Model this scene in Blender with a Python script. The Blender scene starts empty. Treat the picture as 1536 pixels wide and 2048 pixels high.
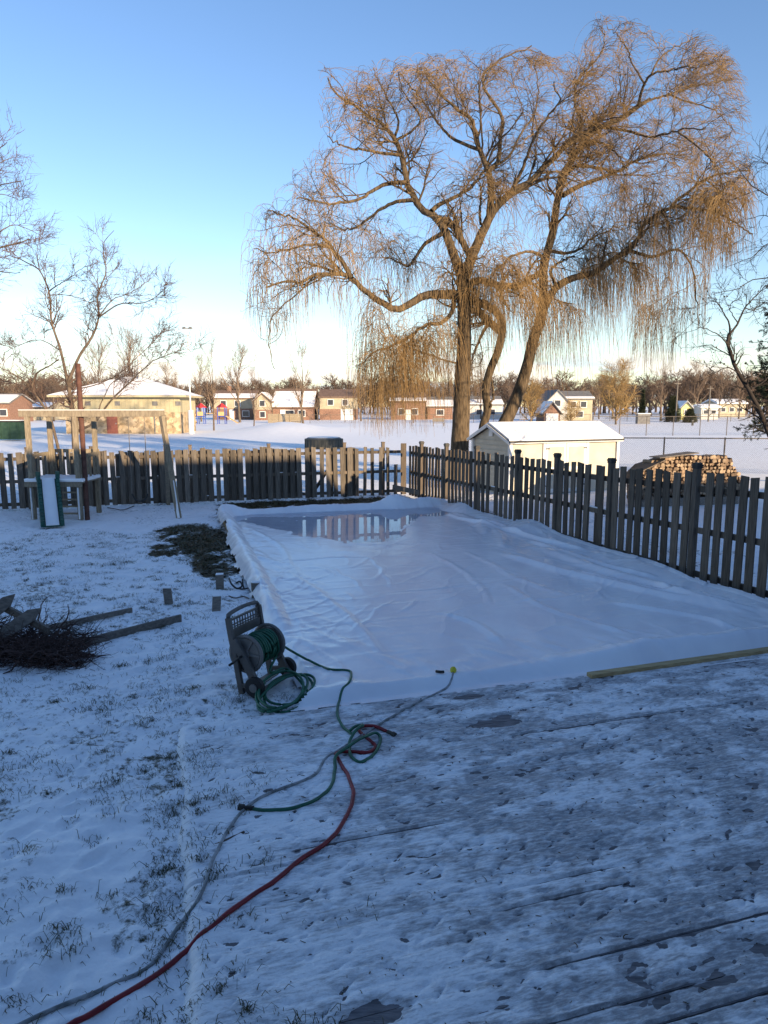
import bpy, bmesh, math, random
import numpy as np
from mathutils import Vector, Matrix
R = math.radians
rng = np.random.default_rng(7)
random.seed(7)
scene = bpy.context.scene
COL = scene.collection

# ------------------------------------------------------------------ camera geometry (used to lay the place out in metres)
F, CX, CY, CAMH = 1420.0, 768.0, 1024.0, 2.7
PITCH = math.atan((1024 - 812) / F)
def G(px, py, z=0.0):
    """the point of the level z that is seen at photo position px, py"""
    a = PITCH + math.atan((py - CY) / F)
    d = (CAMH - z) / math.tan(a)
    dep = d * math.cos(PITCH) + (CAMH - z) * math.sin(PITCH)
    return np.array([(px - CX) / F * dep, d, z])
def D(px, py, d):
    """the point at forward distance d seen at px, py"""
    a = PITCH + math.atan((py - CY) / F)
    z = CAMH - d * math.tan(a)
    dep = d * math.cos(PITCH) + (CAMH - z) * math.sin(PITCH)
    return np.array([(px - CX) / F * dep, d, z])
def proj(P):
    P = np.asarray(P); x, y, z = P[..., 0], P[..., 1], P[..., 2]
    dep = y * math.cos(PITCH) + (CAMH - z) * math.sin(PITCH)
    up = (z - CAMH) * math.cos(PITCH) + y * math.sin(PITCH)
    return CX + F * x / dep, CY - F * up / dep
TH = R(17)
CT, ST = math.cos(TH), math.sin(TH)
def Y(u, v, z=0.0):
    """yard axes: u along the house, v away from it"""
    return np.array([u * CT - v * ST, u * ST + v * CT, z])
def UV(x, y):
    return x * CT + y * ST, -x * ST + y * CT
RY = np.array([[CT, -ST, 0], [ST, CT, 0], [0, 0, 1]])
def rotz(a):
    c, s = math.cos(a), math.sin(a)
    return np.array([[c, -s, 0], [s, c, 0], [0, 0, 1]])

# ------------------------------------------------------------------ noise
def _h(ix, iy, seed):
    n = (ix.astype(np.int64) * 374761393 + iy.astype(np.int64) * 668265263 + seed * 974634777) & 0xffffffff
    n = ((n ^ (n >> 13)) * 1274126177) & 0xffffffff
    n = n ^ (n >> 16)
    return (n & 0xffff) / 65535.0
def vnoise(x, y, seed=0):
    x = np.asarray(x, float); y = np.asarray(y, float)
    ix, iy = np.floor(x), np.floor(y)
    fx, fy = x - ix, y - iy
    fx = fx * fx * (3 - 2 * fx); fy = fy * fy * (3 - 2 * fy)
    a, b = _h(ix, iy, seed), _h(ix + 1, iy, seed)
    c, d = _h(ix, iy + 1, seed), _h(ix + 1, iy + 1, seed)
    return (a * (1 - fx) + b * fx) * (1 - fy) + (c * (1 - fx) + d * fx) * fy
def fbm(x, y, seed=0, oct=4, gain=.5):
    s, a, t = 0, 1, 0
    for o in range(oct):
        ca, sa = math.cos(o * .9 + .3), math.sin(o * .9 + .3)
        s = s + a * vnoise((x * ca - y * sa) * 2 ** o, (x * sa + y * ca) * 2 ** o, seed + o * 17); t += a; a *= gain
    return s / t
def sstep(a, b, x):
    t = np.clip((x - a) / (b - a), 0, 1)
    return t * t * (3 - 2 * t)

# ------------------------------------------------------------------ materials
def M(name, c1, c2=None, scale=6, rough=.75, bump=0., bscale=None, stretch=(1, 1, 1), rand=0., spec=.25, detail=6., lo=.35, hi=.65, metal=0., bdist=.02):
    m = bpy.data.materials.new(name); m.use_nodes = True
    nt = m.node_tree; N = nt.nodes; L = nt.links
    b = N['Principled BSDF']
    b.inputs['Roughness'].default_value = rough
    b.inputs['Specular IOR Level'].default_value = spec
    b.inputs['Metallic'].default_value = metal
    tc = N.new('ShaderNodeTexCoord'); mp = N.new('ShaderNodeMapping'); mp.inputs['Scale'].default_value = stretch
    L.new(tc.outputs['Object'], mp.inputs['Vector'])
    no = N.new('ShaderNodeTexNoise'); no.inputs['Scale'].default_value = scale; no.inputs['Detail'].default_value = detail
    L.new(mp.outputs[0], no.inputs['Vector'])
    rp = N.new('ShaderNodeValToRGB'); rp.color_ramp.elements[0].position = lo; rp.color_ramp.elements[1].position = hi
    rp.color_ramp.elements[0].color = (*c1, 1); rp.color_ramp.elements[1].color = (*(c2 or c1), 1)
    L.new(no.outputs['Fac'], rp.inputs['Fac'])
    out = rp.outputs['Color']
    if rand:
        oi = N.new('ShaderNodeObjectInfo'); mr = N.new('ShaderNodeMapRange')
        mr.inputs['To Min'].default_value = 1 - rand; mr.inputs['To Max'].default_value = 1 + rand
        L.new(oi.outputs['Random'], mr.inputs['Value'])
        hs = N.new('ShaderNodeHueSaturation'); L.new(mr.outputs[0], hs.inputs['Value']); L.new(out, hs.inputs['Color'])
        out = hs.outputs['Color']
    L.new(out, b.inputs['Base Color'])
    if bump:
        n2 = N.new('ShaderNodeTexNoise'); n2.inputs['Scale'].default_value = bscale or scale * 3; n2.inputs['Detail'].default_value = 5
        L.new(mp.outputs[0], n2.inputs['Vector'])
        bp = N.new('ShaderNodeBump'); bp.inputs['Strength'].default_value = bump; bp.inputs['Distance'].default_value = bdist
        L.new(n2.outputs['Fac'], bp.inputs['Height']); L.new(bp.outputs[0], b.inputs['Normal'])
    return m
def nodes(m): return m.node_tree.nodes, m.node_tree.links, m.node_tree.nodes['Principled BSDF']

# ------------------------------------------------------------------ objects
def tag(o, label=None, cat=None, group=None, kind=None):
    if label: o['label'] = label
    if cat: o['category'] = cat
    if group: o['group'] = group
    if kind: o['kind'] = kind
    return o
WL = {}
def thing(name, label, cat, loc, group=None):
    o = bpy.data.objects.new(name, None); COL.objects.link(o)
    o.location = tuple(float(a) for a in loc); o.empty_display_size = .2
    WL[o.name] = np.array(loc, float)
    return tag(o, label, cat, group)
def mesh_np(name, V, Fc, mat, parent=None, smooth=False, attr=None, loc=None):
    V = np.asarray(V, float); Fc = np.asarray(Fc)
    if parent is not None:
        base = WL[parent.name]
    elif loc is not None:
        base = np.array(loc, float)
    else:
        lo, hi = V.min(0), V.max(0); base = np.array([(lo[0] + hi[0]) / 2, (lo[1] + hi[1]) / 2, lo[2]])
    W = V - base
    me = bpy.data.meshes.new(name)
    n, k = Fc.shape
    me.vertices.add(len(W)); me.vertices.foreach_set('co', W.astype(np.float32).ravel())
    me.loops.add(n * k); me.loops.foreach_set('vertex_index', Fc.astype(np.int32).ravel())
    me.polygons.add(n)
    me.polygons.foreach_set('loop_start', (np.arange(n) * k).astype(np.int32))
    me.update(calc_edges=True); me.validate()
    if smooth: me.polygons.foreach_set('use_smooth', np.ones(len(me.polygons), bool))
    if attr:
        for an, av in attr.items():
            at = me.attributes.new(an, 'FLOAT', 'POINT'); at.data.foreach_set('value', np.asarray(av, np.float32).ravel())
    return link(name, me, mat, parent, base)
def link(name, me, mat, parent, base):
    if mat is not None: me.materials.append(mat)
    o = bpy.data.objects.new(name, me); COL.objects.link(o)
    if parent is not None:
        o.parent = parent
    else:
        o.location = tuple(float(a) for a in base)
    WL[o.name] = np.array(base, float)
    return o
class MB:
    def __init__(s): s.v = []; s.f = []
    def raw(s, V, Fc):
        n = len(s.v); s.v += [tuple(map(float, p)) for p in V]; s.f += [tuple(int(i) + n for i in f) for f in Fc]; return s
    def box(s, c, size, rot=None):
        h = np.array(size, float) / 2
        P = np.array([[i, j, k] for k in (-1, 1) for j in (-1, 1) for i in (-1, 1)], float) * h
        if rot is not None: P = P @ np.asarray(rot).T
        return s.raw(P + np.array(c, float), [(0, 2, 3, 1), (4, 5, 7, 6), (0, 1, 5, 4), (2, 6, 7, 3), (0, 4, 6, 2), (1, 3, 7, 5)])
    def beam(s, p0, p1, w, h, up=(0, 0, 1)):
        p0, p1 = np.array(p0, float), np.array(p1, float)
        t = p1 - p0; ln = np.linalg.norm(t); t /= ln
        up = np.array(up, float); sd = np.cross(up, t)
        if np.linalg.norm(sd) < 1e-4: sd = np.cross((1, 0, 0), t)
        sd /= np.linalg.norm(sd); n = np.cross(t, sd)
        return s.box((p0 + p1) / 2, (ln, w, h), np.stack([t, sd, n], 1))
    def tube(s, pts, r, k=8, cap=True):
        P = np.array(pts, float)[None]; rr = np.full(P.shape[:2], r) if np.isscalar(r) else np.array(r, float)[None]
        V, Fc = tubes(P, rr, k); n = P.shape[1]
        s.raw(V, Fc)
        if cap:
            b = len(s.v) - len(V)
            s.f.append(tuple(b + i for i in range(k))[::-1]); s.f.append(tuple(b + (n - 1) * k + i for i in range(k)))
        return s
    def prism(s, poly, p0, ax, ay, az, t):
        """poly in the plane ax, ay at p0, thickened by t along az"""
        p0, ax, ay, az = (np.array(a, float) for a in (p0, ax, ay, az)); n = len(poly)
        A = [p0 + ax * a + ay * b for a, b in poly]; B = [p + az * t for p in A]
        fs = [tuple(range(n))[::-1], tuple(range(n, 2 * n))] + [(i, (i + 1) % n, n + (i + 1) % n, n + i) for i in range(n)]
        return s.raw(A + B, fs)
    def disc(s, c, ax, r, t, k=20, r2=None):
        ax = np.array(ax, float); ax /= np.linalg.norm(ax); c = np.array(c, float)
        return s.tube([c - ax * t / 2, c + ax * t / 2], [r, r if r2 is None else r2], k)
    def build(s, name, mat, parent=None, smooth=False, bevel=0, loc=None):
        V = np.array(s.v)
        if parent is not None: base = WL[parent.name]
        elif loc is not None: base = np.array(loc, float)
        else:
            lo, hi = V.min(0), V.max(0); base = np.array([(lo[0] + hi[0]) / 2, (lo[1] + hi[1]) / 2, lo[2]])
        me = bpy.data.meshes.new(name); me.from_pydata([tuple(p) for p in V - base], [], s.f)
        bm = bmesh.new(); bm.from_mesh(me); bmesh.ops.recalc_face_normals(bm, faces=bm.faces)
        if bevel:
            es = [e for e in bm.edges if len(e.link_faces) == 2 and e.calc_face_angle(0) > .6]
            bmesh.ops.bevel(bm, geom=es, offset=bevel, segments=2, affect='EDGES', profile=.6)
        bm.to_mesh(me); bm.free()
        if smooth: me.polygons.foreach_set('use_smooth', np.ones(len(me.polygons), bool))
        return link(name, me, mat, parent, base)
def tubes(P, Rr, k):
    P = np.asarray(P, float); m, n, _ = P.shape
    T = np.gradient(P, axis=1); T /= np.linalg.norm(T, axis=2, keepdims=True) + 1e-9
    mt = np.abs(T.mean(1)); ref = np.eye(3)[np.argmin(mt, 1)][:, None, :]
    n1 = np.cross(T, np.broadcast_to(ref, T.shape)); n1 /= np.linalg.norm(n1, axis=2, keepdims=True) + 1e-9
    n2 = np.cross(T, n1)
    a = 2 * np.pi * np.arange(k) / k
    V = P[:, :, None, :] + Rr[:, :, None, None] * (np.cos(a)[None, None, :, None] * n1[:, :, None, :] + np.sin(a)[None, None, :, None] * n2[:, :, None, :])
    i = np.arange(m)[:, None, None] * n * k; j = np.arange(n - 1)[None, :, None] * k; q = np.arange(k)[None, None, :]; q2 = (q + 1) % k
    Fc = np.stack([i + j + q, i + j + q2, i + j + k + q2, i + j + k + q], -1).reshape(-1, 4)
    return V.reshape(-1, 3), Fc
def cat(parts):
    V, Fc, n = [], [], 0
    for v, f in parts:
        V.append(v); Fc.append(f + n); n += len(v)
    return np.concatenate(V), np.concatenate(Fc)
def smooth_path(pts, n):
    """Catmull-Rom through pts, resampled to n points of equal spacing"""
    P = np.array(pts, float)
    if len(P) > 2:
        Q = np.vstack([2 * P[0] - P[1], P, 2 * P[-1] - P[-2]]); out = []
        for i in range(1, len(Q) - 2):
            for t in np.linspace(0, 1, 12, endpoint=False):
                a, b, c, d = Q[i - 1], Q[i], Q[i + 1], Q[i + 2]
                out.append(.5 * (2 * b + (c - a) * t + (2 * a - 5 * b + 4 * c - d) * t * t + (3 * b - a - 3 * c + d) * t ** 3))
        out.append(P[-1]); P = np.array(out)
    s = np.r_[0, np.cumsum(np.linalg.norm(np.diff(P, axis=0), axis=1))]
    q = np.linspace(0, s[-1], n)
    return np.stack([np.interp(q, s, P[:, i]) for i in range(P.shape[1])], 1)

# ------------------------------------------------------------------ palette
m_fence = M('weathered_fence_wood', (.078, .067, .057), (.16, .135, .108), scale=5, stretch=(14, 14, .7), rough=.85, bump=.5, bscale=9, rand=.36)
m_fdark = M('dark_fence_wood', (.080, .062, .047), (.150, .120, .092), scale=5, stretch=(14, 14, .7), rough=.85, bump=.5, bscale=9, rand=.38)
m_post = M('fence_post_wood', (.085, .067, .052), (.150, .120, .094), scale=5, stretch=(12, 12, .8), rough=.85, bump=.3, rand=.2)
m_cap = M('black_post_cap', (.02, .02, .022), (.035, .034, .033), rough=.5)
m_snow = M('snow', (.80, .81, .83), (.86, .86, .87), scale=3, rough=.6, bump=.5, bscale=34, spec=.25, bdist=.012)
m_playwood = M('playset_wood', (.19, .155, .11), (.29, .24, .17), scale=4, stretch=(8, 8, 2), rough=.8, bump=.25, rand=.12)
m_lumber = M('new_lumber', (.36, .25, .12), (.50, .37, .19), scale=3, stretch=(1, 12, 12), rough=.7, bump=.15)
m_greywood = M('grey_board', (.13, .115, .10), (.22, .19, .16), scale=4, stretch=(3, 9, 9), rough=.85, bump=.3, rand=.2)
m_metal = M('galvanised_steel', (.33, .33, .32), (.42, .42, .41), rough=.45, metal=.6, spec=.5)
m_wire = M('chain_link_wire', (.09, .075, .06), (.15, .13, .11), rough=.6)
m_rust = M('rusty_steel', (.075, .036, .028), (.125, .060, .045), scale=9, rough=.8, bump=.3)
m_black = M('black_plastic', (.02, .02, .02), (.03, .03, .03), rough=.5)
# ------------------------------------------------------------------ world, sun, camera
SUN_AZ, SUN_EL = R(40), R(12.5)            # sun behind the camera and to its right, low
w = bpy.data.worlds.new('World'); scene.world = w; w.use_nodes = True
nt = w.node_tree; N, L = nt.nodes, nt.links
bg = N['Background']
sky = N.new('ShaderNodeTexSky'); sky.sky_type = 'NISHITA'; sky.sun_disc = False
sky.sun_elevation = SUN_EL; sky.sun_rotation = math.pi - SUN_AZ
sky.altitude = 100; sky.air_density = 1.0; sky.dust_density = .1; sky.ozone_density = 1.5
tc = N.new('ShaderNodeTexCoord'); sp = N.new('ShaderNodeSeparateXYZ'); L.new(tc.outputs['Generated'], sp.inputs[0])
def math_n(op, a, b=None):
    n = N.new('ShaderNodeMath'); n.operation = op
    for i, x in enumerate((a, b)):
        if x is None: continue
        if hasattr(x, 'is_output'): L.new(x, n.inputs[i])
        else: n.inputs[i].default_value = x
    return n.outputs[0]
def ramp_n(x, a, b, c=0., d=1.):
    n = N.new('ShaderNodeMapRange'); n.interpolation_type = 'SMOOTHSTEP'; L.new(x, n.inputs['Value'])
    for k, v in zip(('From Min', 'From Max', 'To Min', 'To Max'), (a, b, c, d)): n.inputs[k].default_value = v
    return n.outputs[0]
def cloud(scale, sc, lo, hi, det=7):
    mp = N.new('ShaderNodeMapping'); mp.inputs['Scale'].default_value = sc; L.new(tc.outputs['Generated'], mp.inputs['Vector'])
    no = N.new('ShaderNodeTexNoise'); no.inputs['Scale'].default_value = scale; no.inputs['Detail'].default_value = det; no.inputs['Roughness'].default_value = .55
    L.new(mp.outputs[0], no.inputs['Vector']); return ramp_n(no.outputs['Fac'], lo, hi)
z = sp.outputs['Z']; x = sp.outputs['X']
low = math_n('MULTIPLY', cloud(5, (1, 1, 7), .40, .62), math_n('MULTIPLY', ramp_n(z, .0, .015), ramp_n(z, .04, .10, 1., 0.)))
wispy = math_n('MULTIPLY', cloud(3, (1, 1, 5), .42, .75, 5), math_n('MULTIPLY', ramp_n(z, .03, .08), ramp_n(z, .10, .26, 1., 0.)))
left = ramp_n(x, -.30, .22, 1., .12)
wispy = math_n('MULTIPLY', wispy, left)
veil = math_n('MULTIPLY', ramp_n(z, .0, .20, .50, 0.), ramp_n(x, -.35, .3, 1., .55))
mask = math_n('MAXIMUM', math_n('MULTIPLY', low, .85), math_n('MAXIMUM', math_n('MULTIPLY', wispy, .6), veil))
mix = N.new('ShaderNodeMix'); mix.data_type = 'RGBA'
hsv = N.new('ShaderNodeHueSaturation'); hsv.inputs['Saturation'].default_value = 1.15; hsv.inputs['Hue'].default_value = .506; hsv.inputs['Value'].default_value = 1.0
tint = N.new('ShaderNodeMix'); tint.data_type = 'RGBA'; tint.blend_type = 'MULTIPLY'; tint.inputs['Factor'].default_value = 1; tint.inputs[7].default_value = (1.0, .985, 1.03, 1)
L.new(sky.outputs[0], tint.inputs[6]); L.new(tint.outputs[2], hsv.inputs['Color'])
L.new(mask, mix.inputs['Factor']); L.new(hsv.outputs[0], mix.inputs[6]); mix.inputs[7].default_value = (3.2, 3.75, 4.4, 1)
mixc = N.new('ShaderNodeMix'); mixc.data_type = 'RGBA'
puff = math_n('MULTIPLY', cloud(6, (1, 1, 5), .44, .54, 8), math_n('MULTIPLY', ramp_n(z, .006, .02), ramp_n(z, .045, .085, 1., 0.)))
L.new(math_n('MULTIPLY', puff, .8), mixc.inputs['Factor']); L.new(mix.outputs[2], mixc.inputs[6]); mixc.inputs[7].default_value = (5.2, 4.75, 4.2, 1)
L.new(mixc.outputs[2], bg.inputs['Color'])
bg.inputs['Strength'].default_value = .10
sun = bpy.data.lights.new('sun', 'SUN'); so = bpy.data.objects.new('sun', sun); COL.objects.link(so)
sun.energy = 4.1; sun.angle = R(.5); sun.color = (1, .77, .50)
tosun = Vector((math.sin(SUN_AZ) * math.cos(SUN_EL), -math.cos(SUN_AZ) * math.cos(SUN_EL), math.sin(SUN_EL)))
so.rotation_euler = tosun.to_track_quat('Z', 'Y').to_euler(); so.location = (20, -20, 30)
cam = bpy.data.cameras.new('camera'); co = bpy.data.objects.new('camera', cam); COL.objects.link(co)
co.location = (0, 0, CAMH); co.rotation_euler = (math.pi / 2 - PITCH, 0, 0)
cam.sensor_fit = 'VERTICAL'; cam.sensor_height = 36; cam.lens = 36 * F / 2048; cam.clip_end = 6000; cam.clip_start = .05
scene.camera = co
vs = scene.view_settings; vs.view_transform = 'Standard'; vs.look = 'None'; vs.gamma = 1; vs.exposure = 1.34

# ------------------------------------------------------------------ ground
DK_U0, DK_U1, DK_V0, DK_V1, DK_Z = .1, 11.0, -.4, 5.9, .028
RK_U0, RK_U1, RK_V0, RK_V1 = 1.2, 7.35, 6.2, 17.6
def geo(a, b, n, first):
    r = 1.0
    lo_, hi_ = 1.0001, 3.0
    for _ in range(60):
        r = (lo_ + hi_) / 2
        if first * (r ** n - 1) / (r - 1) < abs(b - a): lo_ = r
        else: hi_ = r
    return a + math.copysign(1, b - a) * first * (r ** np.arange(1, n + 1) - 1) / (r - 1)
gx = np.r_[geo(-12.5, -2500, 48, .08)[::-1], np.arange(-12.5, 7.0, .035), geo(7.0, 2500, 52, .08)]
gy = np.r_[geo(1.6, -400, 24, .1)[::-1], np.arange(1.6, 9, .026), np.arange(9, 23.5, .055), geo(23.5, 4000, 60, .12)]
X, Yy = np.meshgrid(gx, gy)
U, Vv = UV(X, Yy)
near = sstep(-13.5, -12, X) * (1 - sstep(6.5, 7.5, X)) * (1 - sstep(22, 24, Yy)) * sstep(0, 1.6, Yy)
Z = near * (.035 * (fbm(X * 1.6, Yy * 1.6, 3, 3) - .5) + .050 * (fbm(X * 5, Yy * 5, 5, 3) - .5) + .028 * (fbm(X * 15, Yy * 15, 9, 2) - .5))
pr = np.random.default_rng(21)
for _ in range(1100):                       # footprints and paw marks
    cx, cy = pr.uniform(-8, 0), pr.uniform(2.2, 16); ra, rb, an = pr.uniform(.035, .06), pr.uniform(.05, .11), pr.uniform(0, 3.1)
    i0, i1 = np.searchsorted(gx, (cx - .25, cx + .25)); j0, j1 = np.searchsorted(gy, (cy - .25, cy + .25))
    dx, dy = X[j0:j1, i0:i1] - cx, Yy[j0:j1, i0:i1] - cy
    e = ((dx * math.cos(an) + dy * math.sin(an)) / ra) ** 2 + ((-dx * math.sin(an) + dy * math.cos(an)) / rb) ** 2
    Z[j0:j1, i0:i1] += -.026 * np.exp(-e) + .010 * np.exp(-(np.sqrt(e) - 1.5) ** 2 * 4)
# melted and scraped places where grass and leaves show
def blob(c, ru, rv, soft=.5):
    u0, v0 = UV(c[0], c[1])
    e = np.sqrt(((U - u0) / ru) ** 2 + ((Vv - v0) / rv) ** 2)
    return 1 - sstep(1 - soft, 1 + soft, e)
nz = fbm(X * 2.2, Yy * 2.2, 31, 4)
bare = np.zeros_like(X)
for c, ru, rv in ((G(405, 1080), .75, 2.2), (G(375, 1065), .8, 1.3), (G(440, 1125), .55, 1.5), (G(330, 1100), .4, .8)):
    bare = np.maximum(bare, blob(c, ru, rv, .55))
strip = sstep(17.5, 17.9, Vv) * (1 - sstep(20.0, 20.6, Vv)) * sstep(.6, 1.6, U) * (1 - sstep(6.6, 7.2, U))
bare = np.maximum(bare, strip * .95)
edge = sstep(20.0, 20.35, Vv) * (1 - sstep(20.6, 21.0, Vv)) * (1 - sstep(7.5, 8, U)) * .55
bare = np.maximum(bare, edge)
side = sstep(7.35, 7.5, U) * (1 - sstep(7.75, 8.0, U)) * sstep(6, 7, Vv) * (1 - sstep(20.6, 21, Vv)) * .8
bare = np.maximum(bare, side)
bare = bare * (.10 + .62 * nz + .50 * fbm(X * 6.5, Yy * 4.5, 33, 4))
thin = .34 * sstep(.50, .66, fbm(X * .9 + 4, Yy * .9, 77, 3)) * near
bare = np.maximum(bare, thin * (.6 + .8 * nz))
bare = np.maximum(bare, .335 * near * sstep(.35, .6, fbm(X * 1.5, Yy * 1.5, 79, 3)))
bare = np.clip(bare, 0, 1)
Z = Z - .02 * near * sstep(.3, .7, bare)
inr = sstep(RK_U0 - .1, RK_U0 + .15, U) * (1 - sstep(RK_U1 - .15, RK_U1 + .1, U)) * sstep(RK_V0 - .1, RK_V0 + .15, Vv) * (1 - sstep(RK_V1 - .15, RK_V1 + .1, Vv))
ind = sstep(DK_U0, DK_U0 + .1, U) * (1 - sstep(DK_V1 - .1, DK_V1, Vv)) * (1 - sstep(10.9, 11.1, U))
Z = Z * (1 - np.maximum(inr, ind)) - .06 * np.maximum(inr, ind)
far = sstep(24, 30, Yy)
Z += far * .10 * (fbm(X * .12, Yy * .12, 41, 3) - .5)
Z += 1.25 * np.exp(-((X + 11.0) / 4.6) ** 2 - ((Yy - 76) / 5) ** 2) * (.75 + .5 * fbm(X * .3, Yy * .3, 8, 3))
Z += .35 * np.exp(-((X + 4.5) / 4.0) ** 2 - ((Yy - 84) / 5) ** 2)
nyy, nxx = X.shape
idx = np.arange(nyy * nxx).reshape(nyy, nxx)
FG = np.stack([idx[:-1, :-1], idx[:-1, 1:], idx[1:, 1:], idx[1:, :-1]], -1).reshape(-1, 4)
m_ground = M('snowy_ground', (.80, .81, .83), (.86, .86, .87), scale=2, rough=.6, bump=.55, bscale=26, bdist=.014)
N, L, B = nodes(m_ground)
src = B.inputs['Base Color'].links[0].from_socket
at = N.new('ShaderNodeAttribute'); at.attribute_name = 'bare'
tco = N.new('ShaderNodeTexCoord')
n1 = N.new('ShaderNodeTexNoise'); n1.inputs['Scale'].default_value = 13; n1.inputs['Detail'].default_value = 9; n1.inputs['Roughness'].default_value = .74
L.new(tco.outputs['Object'], n1.inputs['Vector'])
ad = N.new('ShaderNodeMath'); ad.operation = 'ADD'; L.new(at.outputs['Fac'], ad.inputs[0]); L.new(n1.outputs['Fac'], ad.inputs[1])
rp = N.new('ShaderNodeMapRange'); rp.inputs['From Min'].default_value = .86; rp.inputs['From Max'].default_value = 1.0; L.new(ad.outputs[0], rp.inputs['Value'])
n2 = N.new('ShaderNodeTexNoise'); n2.inputs['Scale'].default_value = 30; n2.inputs['Detail'].default_value = 6; L.new(tco.outputs['Object'], n2.inputs['Vector'])
cr = N.new('ShaderNodeValToRGB'); cr.color_ramp.elements[0].color = (.022, .024, .012, 1); cr.color_ramp.elements[1].color = (.085, .075, .038, 1)
cr.color_ramp.elements[0].position = .35; cr.color_ramp.elements[1].position = .65
L.new(n2.outputs['Fac'], cr.inputs['Fac'])
mx = N.new('ShaderNodeMix'); mx.data_type = 'RGBA'; L.new(rp.outputs[0], mx.inputs['Factor']); L.new(src, mx.inputs[6]); L.new(cr.outputs[0], mx.inputs[7])
L.new(mx.outputs[2], B.inputs['Base Color'])
g = mesh_np('ground', np.stack([X, Yy, Z], -1).reshape(-1, 3), FG, m_ground, smooth=True, attr={'bare': bare}, loc=(0, 0, 0)); tag(g, kind='structure')
def ground_z(px, py):
    i = min(max(np.searchsorted(gx, px), 1), len(gx) - 1); j = min(max(np.searchsorted(gy, py), 1), len(gy) - 1)
    return Z[j, i]
GB = bare

# grass blades: tufts through the snow, dense on the bare places
gr = np.random.default_rng(5)
pts = []
cand = np.stack([gr.uniform(-9, 3.2, 420000), gr.uniform(2.0, 20.5, 420000)], 1)
ii = np.clip(np.searchsorted(gx, cand[:, 0]), 0, len(gx) - 1); jj = np.clip(np.searchsorted(gy, cand[:, 1]), 0, len(gy) - 1)
bv = GB[jj, ii]; uu, vvv = UV(cand[:, 0], cand[:, 1])
ok = (gr.random(len(cand)) < np.clip((bv - .42) * 1.0, 0, .42)) & ~((uu > RK_U0 - .25) & (vvv < RK_V1 + .2) & (vvv > 5)) & ~((uu > DK_U0) & (vvv < 6.2))
pts = [cand[ok]]
for _ in range(1500):                       # lone tufts
    c = np.array([gr.uniform(-7.5, .3), gr.uniform(2.4, 15)])
    u0, v0 = UV(*c)
    if u0 > .16 and v0 < 6.3 or u0 > .95: continue
    k = int(gr.integers(4, 46)); pts.append(c + gr.normal(0, gr.uniform(.015, .075), (k, 2)) * np.array([1.5, 1]))
pts = np.concatenate(pts); n = len(pts)
ii = np.clip(np.searchsorted(gx, pts[:, 0]), 0, len(gx) - 1); jj = np.clip(np.searchsorted(gy, pts[:, 1]), 0, len(gy) - 1)
zz = Z[jj, ii] - .006
ang = gr.uniform(0, 6.28, n); ln = gr.gamma(3, .011, n) + .008; flat = gr.uniform(.45, 1.05, n); wd = gr.uniform(.0010, .0026, n)
dx = np.stack([np.cos(ang), np.sin(ang)], 1)
P = np.zeros((n, 3, 3)); P[:, 0, :2] = pts; P[:, 0, 2] = zz
P[:, 1, :2] = pts + dx * (ln * flat * .5)[:, None]; P[:, 1, 2] = zz + ln * (1 - flat * .5) * .75 + .008
P[:, 2, :2] = pts + dx * (ln * flat * 1.1)[:, None]; P[:, 2, 2] = zz + ln * (1 - flat) * .9 + .01
Rr = np.stack([wd, wd * .8, wd * .15], 1)
V_, F_ = tubes(P, Rr, 3)
m_grass = M('winter_grass', (.035, .045, .018), (.11, .10, .045), scale=1.2, rough=.7)
tag(mesh_np('grass', V_, F_, m_grass), 'dark winter grass poking through thin snow on the lawn', 'grass', kind='stuff')

# leaf litter on the bare patch beside the rink
lp = []
for _ in range(4200):
    c = G(gr.uniform(290, 480), gr.uniform(1035, 1170))
    i, j = np.searchsorted(gx, c[0]), np.searchsorted(gy, c[1])
    if GB[j, i] > .55: lp.append((c[0], c[1], Z[j, i] + .012))
for _ in range(2600):
    c = Y(gr.uniform(1, 7), gr.uniform(17.95, 20.3))
    i, j = np.searchsorted(gx, c[0]), np.searchsorted(gy, c[1])
    if GB[j, i] > .45: lp.append((c[0], c[1], Z[j, i] + .012))
lp = np.array(lp); n = len(lp)
a = gr.uniform(0, 6.28, n); s = gr.uniform(.02, .045, n)
e1 = np.stack([np.cos(a), np.sin(a), gr.uniform(-.4, .4, n)], 1) * s[:, None]; e2 = np.stack([-np.sin(a), np.cos(a), gr.uniform(-.4, .4, n)], 1) * (s * .6)[:, None]
V_ = np.stack([lp - e1, lp - e2 + [0, 0, .008], lp + e1, lp + e2 + [0, 0, .008]], 1).reshape(-1, 3)
F_ = np.arange(n * 4).reshape(-1, 4)
m_leaf = M('fallen_leaf', (.045, .032, .018), (.13, .085, .04), scale=1.5, rough=.7)
tag(mesh_np('leaves', V_, F_, m_leaf), 'brown fallen leaves lying on bare ground around the rink', 'leaves', kind='stuff')

# ------------------------------------------------------------------ deck with thin snow
mb = MB(); bw = .14; v = DK_V0; rr = random.Random(3)
while v < DK_V1 - .02:
    u = DK_U0 + rr.uniform(-.01, .01); cuts = [u, rr.uniform(3, 5), rr.uniform(7, 9), DK_U1]
    for a, b in zip(cuts[:-1], cuts[1:]):
        dz = rr.uniform(-.003, .003)
        mb.box(Y((a + b) / 2, v + bw / 2, DK_Z - .016 + dz), (b - a - .005, bw - .008, .032), RY)
    v += bw
for vv_ in (DK_V1 - .012,):
    pass
mb.box(Y((DK_U0 + DK_U1) / 2, (DK_V0 + DK_V1) / 2, -.03), (DK_U1 - DK_U0 - .1, DK_V1 - DK_V0 - .1, .06), RY)
m_deck = M('wet_deck_board', (.10, .095, .10), (.20, .185, .19), scale=6, stretch=(1.5, 7, 7), rough=.6, bump=.3, rand=.0)
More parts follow.
